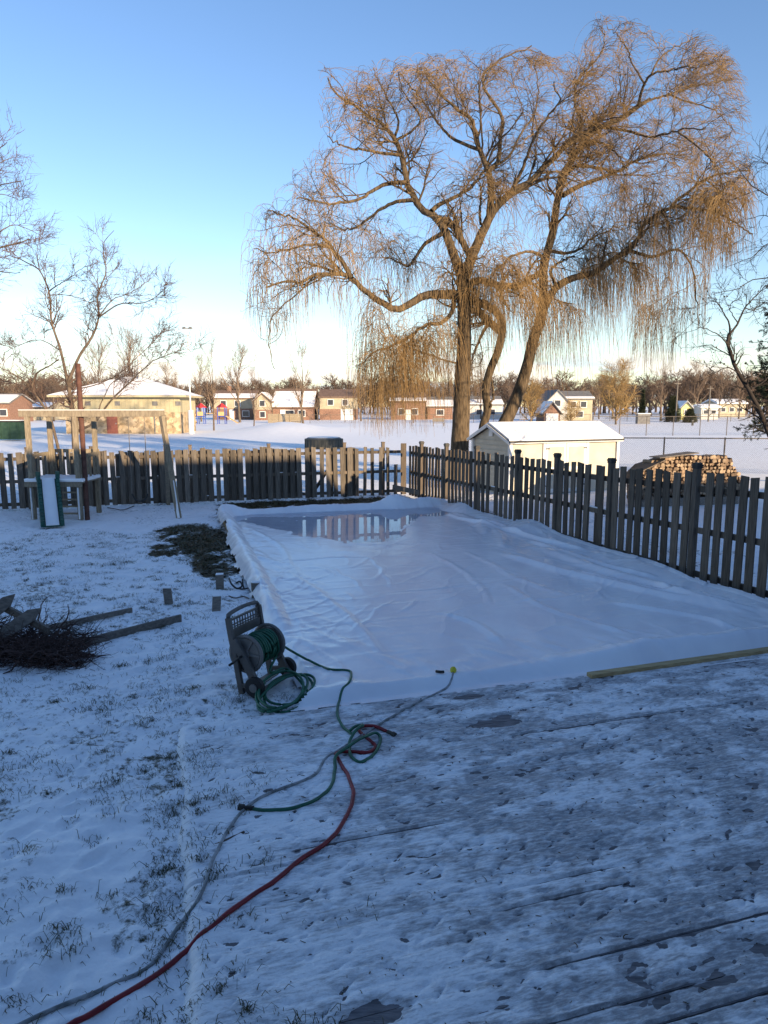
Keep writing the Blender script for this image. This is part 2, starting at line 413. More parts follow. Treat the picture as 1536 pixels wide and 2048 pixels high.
deck = mb.build('deck', m_deck, bevel=0, loc=Y(0, 0)); tag(deck, kind='structure')
su = np.arange(DK_U0 - .30, 7.6, .016); sv = np.r_[np.arange(1.55, 4.2, .014), np.arange(4.2, DK_V1 + .36, .018)]
SU, SV = np.meshgrid(su, sv)
t = .62 * fbm(SU * 2.2, SV * 6.5, 11, 5, .62) + .38 * fbm(SU * 7, SV * 11, 15, 4, .65)
t = t + .08 * (1 - sstep(.0, 2.6, SU)) + .075 - .055 * sstep(2.0, 5.5, SU) * (1 - sstep(3.2, 5.0, SV))
def dblob(px, py, ru, rv, amt):
    global t
    u0, v0 = UV(*G(px, py, DK_Z)[:2])
    e = np.sqrt(((SU - u0) / ru) ** 2 + ((SV - v0) / rv) ** 2) + (fbm(SU * 5, SV * 9, 3, 3) - .5) * .9
    t = t - amt * (1 - sstep(.5, 1.15, e))
for q in ((995, 1442, .27, .14, .4), (930, 1396, .2, .08, .22), (1120, 1380, .3, .06, .25), (640, 1468, .45, .13, .2), (450, 1490, .3, .12, .08), (965, 1528, .1, .05, .25), (1120, 1790, .22, .12, .10),
          (760, 2030, .16, .09, .35), (620, 1560, .35, .1, .06), (1400, 1750, .5, .3, .05), (1450, 1960, .5, .2, .07), (1500, 1330, .5, .12, .08), (1350, 1400, .6, .15, .05)):
    dblob(*q)
# seams between boards open here and there
seam = np.abs(((SV - DK_V0) / bw + .5) % 1 - .5) * bw
sidx = np.round((SV - DK_V0) / bw)
open_ = sstep(.84, .90, vnoise(SU * .55 + sidx * 7.3, sidx * 3.1, 91)) * (1 - sstep(.002, .008, seam))
lip = sstep(.84, .90, vnoise(SU * .55 + sidx * 7.3, sidx * 3.1, 91)) * np.exp(-((((SV - DK_V0) / bw + .5) % 1 - .5) * bw - .022) ** 2 / .00009)
for (xa, ya, xb, yb, wd_) in ((1060, 1937, 1560, 1828, .011), (985, 1832, 1215, 1778, .006), (1120, 1812, 1300, 1770, .005), (1230, 2044, 1362, 2008, .010), (1180, 1690, 1245, 1678, .008), (690, 1738, 740, 1726, .005)):
    ua_, va_ = UV(*G(xa, ya, DK_Z)[:2]); ub_, vb_ = UV(*G(xb, yb, DK_Z)[:2]); vm_ = DK_V0 + bw * round(((va_ + vb_) / 2 - DK_V0) / bw)
    al = sstep(ua_ - .03, ua_ + .2, SU) * (1 - sstep(ub_ - .1, ub_ + .05, SU)); dv = SV - vm_ - .004 * np.sin(SU * 4)
    open_ = np.maximum(open_, al * (1 - sstep(wd_ * .5, wd_, np.abs(dv)))); lip = np.maximum(lip, al * np.exp(-((dv - .02) / .011) ** 2))
SZ = DK_Z + .006 + (t - .40) * .075
SZ = np.minimum(SZ, DK_Z + .009 + .006 * sstep(-.02, .16, t - .42) + .006 * (fbm(SU * 9, SV * 22, 25, 3) - .5) + .004 * (fbm(SU * 26, SV * 40, 27, 2) - .5))
pr = np.random.default_rng(8)
for _ in range(2600):                      # little pits and scratches
    cu, cv = pr.uniform(.1, 7.5), pr.uniform(1.6, 5.9); ra, rb, an = pr.uniform(.006, .014), pr.uniform(.015, .05), pr.uniform(-.9, .9)
    i0, i1 = np.searchsorted(su, (cu - .1, cu + .1)); j0, j1 = np.searchsorted(sv, (cv - .1, cv + .1))
    a_, b_ = SU[j0:j1, i0:i1] - cu, SV[j0:j1, i0:i1] - cv
    b_ = b_ + 3 * a_ * a_ * pr.uniform(-2, 2)
    e = ((a_ * math.cos(an) + b_ * math.sin(an)) / rb) ** 2 + ((-a_ * math.sin(an) + b_ * math.cos(an)) / ra) ** 2
    SZ[j0:j1, i0:i1] -= .026 * np.exp(-e) * pr.uniform(.4, 1)
for _ in range(160):                       # prints
    cu, cv = pr.uniform(.1, 7), pr.uniform(1.6, 5.7); an = pr.uniform(-.5, .5)
    i0, i1 = np.searchsorted(su, (cu - .3, cu + .3)); j0, j1 = np.searchsorted(sv, (cv - .3, cv + .3))
    a_, b_ = SU[j0:j1, i0:i1] - cu, SV[j0:j1, i0:i1] - cv
    e = ((a_ * math.cos(an) + b_ * math.sin(an)) / .10) ** 2 + ((-a_ * math.sin(an) + b_ * math.cos(an)) / .05) ** 2
    SZ[j0:j1, i0:i1] -= .007 * np.exp(-e)
SZ = SZ - .04 * open_ + .008 * lip - .005 * np.exp(-(seam / .014) ** 2) * sstep(.3, .6, vnoise(SU * .8 + sidx * 3.3, sidx * 5.1, 95))
SZ = SZ * (1 - sstep(DK_V1 - .0, DK_V1 + .02, SV) * 1.0) + (DK_Z - .03) * sstep(DK_V1, DK_V1 + .02, SV)
left_ = 1 - sstep(DK_U0 - .20, DK_U0 - .03, SU)
gxx, gyy = SU * CT - SV * ST, SU * ST + SV * CT
GZ = Z[np.clip(np.searchsorted(gy, gyy), 0, len(gy) - 1), np.clip(np.searchsorted(gx, gxx), 0, len(gx) - 1)]
SZ = SZ * (1 - left_) + (GZ + .010 - .10 * (1 - sstep(DK_U0 - .42 + .44 * fbm(SU * 3.2, SV * 3.2, 52, 4), DK_U0 - .03, SU))) * left_
THIN = np.clip((1 - sstep(.42, .76, t)) + .25, 0, 1) * (.45 + .55 * sstep(-.1, 1.6, SU))
W = SU[..., None] * np.array([CT, ST, 0]) + SV[..., None] * np.array([-ST, CT, 0]); W[..., 2] = SZ
keep = SV <= DK_V1 + .03
nr, nc = SU.shape; idx = np.arange(nr * nc).reshape(nr, nc)
FS = np.stack([idx[:-1, :-1], idx[:-1, 1:], idx[1:, 1:], idx[1:, :-1]], -1)[sv[:-1] < DK_V1].reshape(-1, 4)
m_dsnow = M('deck_snow', (.78, .79, .81), (.85, .85, .86), scale=3, rough=.6, bump=.6, bscale=40, bdist=.01)
N, L, B = nodes(m_dsnow)
src = B.inputs['Base Color'].links[0].from_socket
a1, a2, a3 = (N.new('ShaderNodeAttribute') for _ in range(3)); a1.attribute_name, a2.attribute_name, a3.attribute_name = 'su', 'sv', 'thin'
cx_ = N.new('ShaderNodeCombineXYZ'); L.new(a1.outputs['Fac'], cx_.inputs[0]); L.new(a2.outputs['Fac'], cx_.inputs[1])
mpd = N.new('ShaderNodeMapping'); mpd.inputs['Scale'].default_value = (5.5, 22, 1); L.new(cx_.outputs[0], mpd.inputs['Vector'])
nd = N.new('ShaderNodeTexNoise'); nd.inputs['Scale'].default_value = 2.4; nd.inputs['Detail'].default_value = 11; nd.inputs['Roughness'].default_value = .72; L.new(mpd.outputs[0], nd.inputs['Vector'])
sm = N.new('ShaderNodeMath'); sm.operation = 'MULTIPLY_ADD'; L.new(a3.outputs['Fac'], sm.inputs[0]); sm.inputs[1].default_value = .30; L.new(nd.outputs['Fac'], sm.inputs[2])
mr_ = N.new('ShaderNodeMapRange'); mr_.inputs['From Min'].default_value = .57; mr_.inputs['From Max'].default_value = .84; mr_.inputs['To Max'].default_value = .74; L.new(sm.outputs[0], mr_.inputs['Value'])
md = N.new('ShaderNodeMix'); md.data_type = 'RGBA'; L.new(mr_.outputs[0], md.inputs['Factor']); L.new(src, md.inputs[6]); md.inputs[7].default_value = (.13, .12, .125, 1); L.new(md.outputs[2], B.inputs['Base Color'])
tag(mesh_np('snow', W.reshape(-1, 3), FS, m_dsnow, smooth=True, attr={'su': SU, 'sv': SV, 'thin': THIN}), 'thin patchy snow lying on the deck boards', 'snow', kind='stuff')

# little dry stems and leaf bits on the deck
dr_ = np.random.default_rng(77); n = 1300
cu, cv = dr_.uniform(.2, 7.4, n), dr_.uniform(1.7, 5.85, n)
zi = SZ[np.clip(np.searchsorted(sv, cv) - 1, 0, len(sv) - 1), np.clip(np.searchsorted(su, cu) - 1, 0, len(su) - 1)]
zi = np.maximum(zi, DK_Z)
a = dr_.uniform(0, 6.28, n); ln = dr_.gamma(1.6, .008, n) + .004; kk = dr_.normal(0, 2.2, n)
P = np.zeros((n, 5, 3)); px_, py_ = cu * CT - cv * ST, cu * ST + cv * CT
for i in range(5):
    P[:, i] = np.stack([px_, py_, zi + .003], 1); px_ = px_ + np.cos(a) * ln / 4; py_ = py_ + np.sin(a) * ln / 4; a = a + kk / 4
V_, F_ = tubes(P, dr_.uniform(.0010, .0036, n)[:, None] * np.array([[.7, 1, 1, .9, .5]]), 4)
tag(mesh_np('debris', V_, F_, m_leaf), 'tiny dark leaf stems scattered over the snowy deck', 'debris', kind='stuff')

# tufts that poke through where lawn and deck meet
tf = np.random.default_rng(55); q = []
for _ in range(150):
    c = np.array([-.22 + tf.gamma(1.6, .16), tf.uniform(1.8, 5.8)]); k = int(tf.integers(4, 40)); q.append(c + tf.normal(0, tf.uniform(.015, .07), (k, 2)) * np.array([1.4, 1]))
q = np.concatenate(q); q = q[(q[:, 0] > -.25) & (q[:, 0] < 1.2)]; n = len(q)
zz = SZ[np.clip(np.searchsorted(sv, q[:, 1]) - 1, 0, len(sv) - 1), np.clip(np.searchsorted(su, q[:, 0]) - 1, 0, len(su) - 1)]; zz = np.maximum(zz, -.02) - .004
wx2, wy2 = q[:, 0] * CT - q[:, 1] * ST, q[:, 0] * ST + q[:, 1] * CT
ang = tf.uniform(0, 6.28, n); ln = tf.gamma(3, .011, n) + .008; flat = tf.uniform(.45, 1.05, n); wd = tf.uniform(.0010, .0026, n)
P = np.zeros((n, 3, 3)); P[:, 0] = np.stack([wx2, wy2, zz], 1)
P[:, 1] = np.stack([wx2 + np.cos(ang) * ln * flat * .5, wy2 + np.sin(ang) * ln * flat * .5, zz + ln * (1 - flat * .5) * .75 + .008], 1)
P[:, 2] = np.stack([wx2 + np.cos(ang) * ln * flat * 1.1, wy2 + np.sin(ang) * ln * flat * 1.1, zz + ln * np.maximum(1 - flat, 0) * .9 + .01], 1)
V_, F_ = tubes(P, np.stack([wd, wd * .8, wd * .15], 1), 3)
tag(mesh_np('grass', V_, F_, m_grass), 'dark grass tips along the snowy left edge of the deck', 'grass', kind='stuff')
# ------------------------------------------------------------------ backyard rink: boards, white liner, water at the far end
rink = thing('backyard_rink', 'white plastic liner of a backyard rink with still water at its far end', 'ice rink', Y((RK_U0 + RK_U1) / 2, (RK_V0 + RK_V1) / 2))
ru = np.arange(RK_U0 - .55, RK_U1 + .45, .03); rv = np.r_[np.arange(RK_V0 - .45, 10, .026), np.arange(10, RK_V1 + .6, .04)]
RU, RV = np.meshgrid(ru, rv)
wob = .10 * (fbm(RU * .9, RV * .9, 61, 3) - .5) * 2 + .05 * (fbm(RU * 4, RV * 4, 63, 2) - .5) * 2
dL, dR, dN, dF = RU - RK_U0 + wob * .35, RK_U1 - RU + wob * .35, RV - RK_V0 + wob * .3, RK_V1 - RV + wob * .4
rim_h = .20 + .05 * (fbm(RU * .8, RV * .8, 65, 2) - .5) * 2
def wall(d, h, inn, outw):
    return h * np.where(d > 0, (1 - sstep(.02, inn, d)), (1 - sstep(0, outw, -d)))
lw_ = .25 + .75 * sstep(6.8, 9.6, RV)
hL = wall(dL, (rim_h + .02) * lw_, .40, .16); hR = wall(dR, rim_h * .8, .85, .3); nh_ = .10 + .10 * sstep(3.4, 5.0, RU)
hN = wall(dN, nh_, .45, .30); hF = wall(dF, rim_h * 1.05, .40, .3)
inside = (dL > 0) & (dR > 0) & (dN > 0) & (dF > 0)
hh = np.maximum(np.maximum(hL, hR), np.maximum(hN, hF))
dmin = np.minimum(np.minimum(dL, dR), np.minimum(dN, dF))
outm = 1 - sstep(-.30, -.02, dmin)
hh = np.where(dmin < 0, rim_h * np.where(dmin == dL, lw_, 1.) * (1 - sstep(0, .2, -dmin)), hh)
hN_only = (dmin == dN) & (dmin < 0)
hh = np.where(hN_only, nh_ * (1 - sstep(0, .32, -dmin)), hh)
for c, hgt, sr in ((Y(RK_U0 + .15, RK_V1 - .1), .17, .33), (Y(5.7, RK_V1 + .05), .22, .36), (Y(6.6, RK_V1 + .1), .12, .45), (Y(RK_U0 + .05, 15.5), .06, .5), (Y(RK_U1 - .1, 13.2), .12, .6), (Y(RK_U1 - .2, 16.6), .12, .5), (Y(7.0, 9.4), .05, .6)):
    u0, v0 = UV(c[0], c[1]); hh = hh + hgt * np.exp(-((RU - u0) ** 2 + (RV - v0) ** 2) / sr ** 2)
us = np.array([1.0, 1.6, 2.05, 2.6, 3.25, 3.8, 4.4, 5.0, 5.7, 6.3, 6.9, 7.5]); vsn = np.array([16.6, 16.0, 15.3, 14.2, 12.95, 12.9, 13.3, 14.6, 15.6, 15.9, 16.1, 16.9])
shore = np.interp(RU, us, vsn) + .55 * (fbm(RU * 1.6, RV * 1.6, 71, 4) - .5) * 2
WATER = .075
floor = WATER + np.clip((shore - RV) * .02, -.05, .022)
floor += .0025 * (fbm(RU * 3, RV * 3, 73, 3) - .5) * 2
# creases in the sheet: ridged noise, stronger near the sides
rid = 1 - np.abs(2 * fbm(RU * 1.1 + .5 * RV, RV * .55 - .2 * RU, 81, 3) - 1)
rid2 = 1 - np.abs(2 * fbm(RU * 2.7 + .8 * RV, RV * .9, 83, 3) - 1)
rid3 = 1 - np.abs(2 * fbm(RU * .5, RV * 3.0, 85, 3) - 1)
edgew = 1 - sstep(.2, 1.6, np.abs(dmin))
cre = .006 * sstep(.80, 1, rid) * (.3 + 1.6 * edgew) + .007 * sstep(.84, 1, rid2) * (.1 + 1.6 * edgew) + .003 * sstep(.84, 1, rid3)
pc = np.random.default_rng(14)
for _ in range(150):                       # crisp creases in the plastic
    u0_, v0_ = pc.uniform(RK_U0, RK_U1), pc.uniform(RK_V0, RK_V1); an = pc.normal(1.45, .45) if pc.random() < .7 else pc.normal(.2, .5); hl = pc.uniform(.25, 1.5); wd_ = pc.uniform(.016, .032); cv_ = pc.normal(0, .12)
    i0, i1 = np.searchsorted(ru, (u0_ - hl, u0_ + hl)); j0, j1 = np.searchsorted(rv, (v0_ - hl, v0_ + hl))
    a_, b_ = RU[j0:j1, i0:i1] - u0_, RV[j0:j1, i0:i1] - v0_
    l_ = a_ * math.cos(an) + b_ * math.sin(an); q_ = -a_ * math.sin(an) + b_ * math.cos(an) + cv_ * l_ * l_ + .03 * np.sin(l_ * 7 + u0_ * 9)
    cre[j0:j1, i0:i1] += pc.uniform(.004, .011) * np.exp(-(q_ / wd_) ** 2) * (1 - sstep(hl * .4, hl, np.abs(l_)))
under = sstep(-.2, .15, shore - RV)
longf = np.zeros_like(RU)
for ua, va, ub, vb, amp, wdt in ((7.0, 8.5, 6.6, 12.5, .05, .07), (7.2, 10.5, 6.75, 15.0, .06, .06), (6.8, 12.5, 6.5, 16.5, .04, .05), (6.75, 7.4, 6.2, 9.8, .04, .05), (7.1, 6.8, 6.6, 8.6, .05, .06), (6.95, 6.6, 5.5, 11.5, .05, .10), (7.15, 6.9, 6.3, 11.8, .05, .13), (6.3, 6.5, 5.7, 8.0, .03, .05), (2.05, 6.5, 1.85, 11.5, .015, .05), (1.9, 11, 1.75, 15.5, .02, .05), (3.6, 6.6, 3.2, 8.3, .02, .05), (4.9, 6.6, 4.6, 9.4, .018, .05), (4.0, 8, 4.6, 12, .012, .05), (5.9, 11.5, 6.8, 14.6, .03, .1), (6.2, 13, 6.9, 16.4, .04, .12), (5.3, 8.2, 4.9, 11.8, .012, .06)):
    q = np.clip((RV - va) / (vb - va), 0, 1); cu = ua + (ub - ua) * q + .12 * np.sin(q * 5 + ua * 3) + .08 * (fbm(RV * 1.3, RV * 0 + ua, 5, 2) - .5)
    longf += 1.35 * amp * np.exp(-((RU - cu) / wdt) ** 2) * sstep(0, .15, q) * (1 - sstep(.8, 1, q))
zin = np.maximum(floor + cre * (.35 + .65 * under) + longf * under, hh + cre * 1.2 + .03 * (fbm(RU * 3.5, RV * 3.5, 87, 3) - .5) * edgew)
zout = hh + cre * .8 + .008
Zr = np.where(dmin > 0, zin, np.maximum(zout, .012 + .012 * fbm(RU * 5, RV * 5, 88, 2)))
Zr = np.where((RV < DK_V1 + .25) , np.maximum(Zr, DK_Z + .012 * (1 - sstep(DK_V1 + .1, DK_V1 + .25, RV))), Zr)
# ragged outer edge of the sheet
lim = .26 + .16 * (fbm(RU * 1.3, RV * 1.3, 89, 3) - .5) * 2
lim = np.where(dmin == dN, lim + .26 * sstep(3.2, 4.6, RU), lim)
lim = np.where((dmin == dL), .13 + .10 * (fbm(RU * 2, RV * 1.6, 90, 3) - .5) * 2, lim)
keepv = dmin > -lim
nr, nc = RU.shape; idx = np.arange(nr * nc).reshape(nr, nc)
kf = keepv[:-1, :-1] & keepv[:-1, 1:] & keepv[1:, 1:] & keepv[1:, :-1]
FR = np.stack([idx[:-1, :-1], idx[:-1, 1:], idx[1:, 1:], idx[1:, :-1]], -1)[kf]
W = RU[..., None] * np.array([CT, ST, 0]) + RV[..., None] * np.array([-ST, CT, 0]); W[..., 2] = Zr
used = np.unique(FR); remap = np.full(nr * nc, -1); remap[used] = np.arange(len(used))
m_liner = M('white_plastic_liner', (.74, .74, .78), (.84, .84, .86), scale=1.6, rough=.26, bump=.16, bscale=9, spec=.5, bdist=.012, stretch=(1.3, .7, 1), detail=9)
mesh_np('liner', W.reshape(-1, 3)[used], remap[FR], m_liner, rink, smooth=True)
# still water
m_water = bpy.data.materials.new('still_water'); m_water.use_nodes = True
N, L = m_water.node_tree.nodes, m_water.node_tree.links
for n in list(N): N.remove(n)
out = N.new('ShaderNodeOutputMaterial'); mxs = N.new('ShaderNodeMixShader'); tr = N.new('ShaderNodeBsdfTransparent'); gl = N.new('ShaderNodeBsdfGlossy'); fr = N.new('ShaderNodeFresnel')
fr.inputs['IOR'].default_value = 1.33; gl.inputs['Roughness'].default_value = .012; tr.inputs['Color'].default_value = (.97, .98, 1, 1)
tcw = N.new('ShaderNodeTexCoord'); nw = N.new('ShaderNodeTexNoise'); nw.inputs['Scale'].default_value = 2.2; bw_ = N.new('ShaderNodeBump'); bw_.inputs['Strength'].default_value = .03; bw_.inputs['Distance'].default_value = .02
L.new(tcw.outputs['Object'], nw.inputs['Vector']); L.new(nw.outputs['Fac'], bw_.inputs['Height']); L.new(bw_.outputs[0], gl.inputs['Normal'])
fm = N.new('ShaderNodeMath'); fm.operation = 'MULTIPLY'; fm.inputs[1].default_value = .78; L.new(fr.outputs[0], fm.inputs[0]); L.new(fm.outputs[0], mxs.inputs[0]); L.new(tr.outputs[0], mxs.inputs[1]); L.new(gl.outputs[0], mxs.inputs[2]); L.new(mxs.outputs[0], out.inputs[0])
wp = [Y(a, b, WATER) for a, b in ((RK_U0 + .05, 12), (RK_U1 - .05, 12), (RK_U1 - .05, RK_V1 - .03), (RK_U0 + .05, RK_V1 - .03))]
mesh_np('water', np.array(wp), np.array([[0, 1, 2, 3]]), m_water, rink)
# frame boards under the liner
for a, b in (((RK_U0, 9.9), (RK_U0, RK_V1)), ((RK_U1, RK_V0), (RK_U1, RK_V1)), ((RK_U0, RK_V1), (RK_U1, RK_V1))):
    MB().beam(Y(*a, .075), Y(*b, .075), .03, .13).build('frame_board', m_lumber, rink)

# lumber lying along the deck edge
p0, p1 = Y(*UV(*G(1178, 1357, DK_Z)[:2]), 0), G(1560, 1302, DK_Z)
p1 = p1 + (p1 - p0) * .25; p0[2] = p1[2] = DK_Z + .032
lb = MB().beam(p0, p1, .085, .04).build('lumber', m_lumber, bevel=.003)
tag(lb, 'long yellow lumber board lying along the deck edge against the rink', 'board')

# wooden stakes round the near left corner
def stake(px, py0, py1, label):
    b = G(px, py1); h = .21
    t = thing('wooden_stake', label, 'stake', b + np.array([0, 0, -.02]), 'wooden stakes beside the rink')
    a = R(random.uniform(5, 30)); lx = random.uniform(-.03, .03)
    mb = MB(); w_ = .055
    P = [(-w_, -w_ * .8, -.03), (w_, -w_ * .8, -.03), (w_, w_ * .8, -.03), (-w_, w_ * .8, -.03)]
    rz = rotz(a)
    V = [b + rz @ np.array(p) for p in P] + [b + rz @ np.array(p) + np.array([lx, 0, h + .03 + random.uniform(-.006, .006)]) for p in P]
    mb.raw(V, [(0, 3, 2, 1), (4, 5, 6, 7), (0, 1, 5, 4), (1, 2, 6, 5), (2, 3, 7, 6), (3, 0, 4, 7)])
    mb.build('post', m_greywood, t, bevel=.004)
    MB().raw([v_ + np.array([0, 0, .002]) for v_ in V[4:]] + [v_ + np.array([0, 0, .018]) for v_ in V[4:]], [(0, 3, 2, 1), (4, 5, 6, 7), (0, 1, 5, 4), (1, 2, 6, 5), (2, 3, 7, 6), (3, 0, 4, 7)]).build('snow_cap', m_snow, t, bevel=.005)
stake(338, 1175, 1205, 'short square wooden stake standing alone farthest from the rink')
stake(440, 1152, 1176, 'short square wooden stake beside the black curled metal hook')
stake(432, 1192, 1222, 'short square wooden stake in the snow above the hose reel handle')
stake(512, 1160, 1194, 'short square wooden stake touching the rink liner')
mb = MB(); hk = [G(458, 1156, .12), G(463, 1168, .08), G(474, 1177, .02), G(484, 1172, .05), G(480, 1163, .09), G(472, 1166, .08)]
mb.tube(smooth_path(hk, 24), .014, 6); mb.tube(smooth_path([G(485, 1158, .14), G(486, 1170, .07), G(489, 1179, .0)], 8), .012, 6); mb.tube(smooth_path([G(474, 1177, .02), G(485, 1178, .02), G(497, 1176, .03)], 8), .011, 6)
tag(mb.build('metal_hook', m_black, smooth=True), 'black curled metal hook lying in the snow near the rink', 'hook')
m_stick = M('dead_twig', (.06, .045, .035), (.12, .09, .07), scale=8, rough=.85)
tag(MB().tube(smooth_path([G(458, 1192, .02), G(470, 1196, .035), G(486, 1193, .02), G(498, 1197, .03)], 14), .010, 5).build('stick', m_stick), 'crooked dark stick on the snow below the metal hook', 'stick')
tag(MB().tube(smooth_path([G(215, 1015, .02), G(232, 1018, .05), G(246, 1020, .04), G(268, 1012, .05)], 14), .012, 5).build('stick', m_stick), 'thin dark branch on the snow in front of the back fence', 'stick')
tag(MB().tube(smooth_path([G(428, 1691, .03), G(450, 1682, .04), G(488, 1664, .03)], 10), .010, 5).build('stick', m_stick), 'short dark stick crossing under the grey hose', 'stick')

# ------------------------------------------------------------------ hoses
def surf(x, y):
    u, v = UV(x, y); zs = [ground_z(x, y)]
    if su[0] < u < su[-1] and sv[0] < v < DK_V1: zs.append(SZ[np.searchsorted(sv, v) - 1, np.searchsorted(su, u) - 1]); zs.append(DK_Z if u > DK_U0 else -1)
    if ru[0] < u < ru[-1] and rv[0] < v < rv[-1]:
        i, j = np.searchsorted(rv, v) - 1, np.searchsorted(ru, u) - 1
        if keepv[i, j]: zs.append(Zr[i, j])
    return max(zs)
def hose_mat(name, c1, c2, rough=.45): return M(name, c1, c2, scale=14, rough=rough, bump=.12, bscale=40, spec=.4)
m_hgreen = hose_mat('green_hose', (.012, .085, .048), (.02, .125, .07)); m_hred = hose_mat('red_hose', (.16, .006, .012), (.24, .012, .018)); m_hgrey = hose_mat('grey_hose', (.13, .14, .14), (.34, .35, .36), .6)
m_coup = M('hose_coupling', (.05, .05, .045), (.09, .085, .07), rough=.4, metal=.5)
m_yel = M('yellow_nozzle', (.55, .48, .03), (.62, .55, .06), rough=.4)
def lay(pix, n, lift=0., zs=None):
    P = []
    for i, q in enumerate(pix):
        px, py = q[0], q[1]; zz = (q[2] if len(q) > 2 else 0)
        c = G(px, py, .05)
        for _ in range(4): c = G(px, py, surf(c[0], c[1]) + .006 + zz + lift)
        P.append(c)
    S = smooth_path(P, n)
    for q in S: q[2] = max(q[2], surf(q[0], q[1]) - .001)
    S[:, 2] = np.convolve(np.r_[S[0, 2], S[:, 2], S[-1, 2]], [.25, .5, .25], 'valid')
    S[:, :2] += .018 * np.stack([fbm(np.arange(n) * .13, np.zeros(n), 3, 2) - .5, fbm(np.arange(n) * .13, np.ones(n) * 5, 4, 2) - .5], 1)
    return S
# grey
t = thing('grey_hose', 'grey garden hose half sunk in snow with a yellow nozzle end', 'hose', G(430, 1700, DK_Z))
P = lay([(20, 2060), (100, 2022), (190, 1986), (215, 1973, -.008), (240, 1962), (300, 1932), (350, 1862), (400, 1790), (428, 1715), (470, 1640), (510, 1602), (560, 1578), (625, 1552), (652, 1518, -.012), (700, 1486), (760, 1448), (825, 1410), (890, 1378), (903, 1362, .01), (905, 1350, .03)], 160)
MB().tube(P, .0108, 8).build('hose', m_hgrey, t, smooth=True)
e = P[-1]; d = P[-1] - P[-3]; d /= np.linalg.norm(d)
MB().tube([e, e + d * .03, e + d * .05, e + d * .075], [.018, .03, .034, .02], 10).build('nozzle', m_yel, t)
# red
t = thing('red_hose', 'dark red garden hose winding across the snowy deck', 'hose', G(600, 1720, DK_Z))
P = lay([(120, 2062), (170, 2036), (250, 1988), (312, 1950), (380, 1896), (440, 1838), (490, 1802), (550, 1762), (600, 1720), (660, 1678), (694, 1630), (706, 1588), (697, 1552), (680, 1524), (673, 1506), (700, 1503), (738, 1504), (750, 1492), (735, 1478), (720, 1464), (722, 1453, .01), (750, 1452, .015), (776, 1464)], 190)
MB().tube(P, .0140, 8).build('hose', m_hred, t, smooth=True)
e = P[-1]; d = P[-1] - P[-3]; d /= np.linalg.norm(d)
MB().tube([e, e + d * .05, e + d * .055, e + d * .08], [.018, .018, .024, .022], 10).build('coupling', m_coup, t)
# short green hose with the loop
t = thing('green_hose', 'green garden hose looped over the red hose on the deck', 'hose', G(660, 1575, DK_Z))
P = lay([(498, 1617), (530, 1621), (580, 1617), (630, 1600), (660, 1574), (670, 1540), (672, 1512, .03), (690, 1498, .045), (720, 1478, .05), (750, 1466, .03), (760, 1480), (750, 1505), (722, 1524), (704, 1514), (699, 1490), (706, 1468, .03), (716, 1456, .05), (727, 1450, .05), (712, 1452, .035), (700, 1462, .02)], 150)
MB().tube(P, .0125, 8).build('hose', m_hgreen, t, smooth=True)
MB().tube([P[0] + np.array([.03, 0, 0]), P[0] - np.array([.035, 0, 0]), P[0] - np.array([.04, 0, 0]), P[0] - np.array([.07, -.01, 0])], [.017, .019, .028, .026], 10).build('coupling', m_black, t)
q_ = lay([(872, 1343, .01), (880, 1343.5, .01), (888, 1344, .01)], 4)
tag(MB().tube(q_, .014, 8).build('hose_fitting', m_black), 'tiny black hose fitting lying on the white liner near the yellow nozzle', 'fitting')

# ------------------------------------------------------------------ hose reel cart
Mid = np.array([-1.08, 6.52, 0.03]); E1 = np.array([.4, .917, 0]); E1 /= np.linalg.norm(E1); E2 = np.array([-E1[1], E1[0], 0]); EZ = np.array([0, 0, 1.])
def C(a, b, c): return Mid + E1 * a + E2 * b + EZ * c
reel = thing('hose_reel', 'taupe plastic hose reel cart wound with green hose beside the rink', 'hose reel', Mid)
m_taupe = M('taupe_plastic', (.075, .068, .062), (.115, .105, .097), scale=5, rough=.5, spec=.4)
m_taupel = M('light_taupe_plastic', (.14, .13, .12), (.20, .185, .17), scale=5, rough=.5, spec=.4)
for s in (-1, 1):
    mb = MB(); a = .25 * s
    pr_ = smooth_path([C(a, .30, .71), C(a, .275, .55), C(a, .235, .36), C(a, .20, .16), C(a, .17, .0)], 16)
    for i in range(len(pr_) - 1): mb.beam(pr_[i], pr_[i + 1] + (pr_[i + 1] - pr_[i]) * .15, .035, .055, E2)
    q = smooth_path([C(a, .25, .50), C(a, .16, .38), C(a, .07, .22), C(a, .0, .10), C(a, -.04, .06)], 14)
    for i in range(len(q) - 1): mb.beam(q[i], q[i + 1] + (q[i + 1] - q[i]) * .15, .038, .075, E2)
    mb.beam(C(a, .18, .07), C(a, .0, .10), .03, .04)
    mb.build('side_frame', m_taupe, reel, bevel=.004)
    w_ = MB().disc(C(.285 * s, .0, .095), E1, .098, .05, 24).build('wheel', m_black, reel, bevel=.008)
    MB().disc(C(.285 * s + .03 * s, .0, .095), E1, .04, .016, 14).build('hub', m_taupel, w_)
MB().tube(smooth_path([C(-.25, .30, .71), C(-.22, .31, .74), C(0, .315, .755), C(.22, .31, .74), C(.25, .30, .71)], 18), .02, 8).build('handle', m_taupe, reel, smooth=True)
MB().tube([C(-.27, 0, .095), C(.27, 0, .095)], .013, 8).build('axle', m_metal, reel)
mb = MB(); mb.beam(C(-.245, .276, .555), C(.245, .276, .555), .022, .085); mb.beam(C(-.245, .297, .685), C(.245, .297, .685), .02, .02)
for i in range(11):
    a = -.22 + i * .044; mb.beam(C(a, .28, .59), C(a + .012, .295, .68), .008, .012, E1)
mb.beam(C(-.24, .288, .635), C(.24, .288, .635), .008, .012); mb.beam(C(-.24, .284, .61), C(.24, .284, .61), .008, .01)
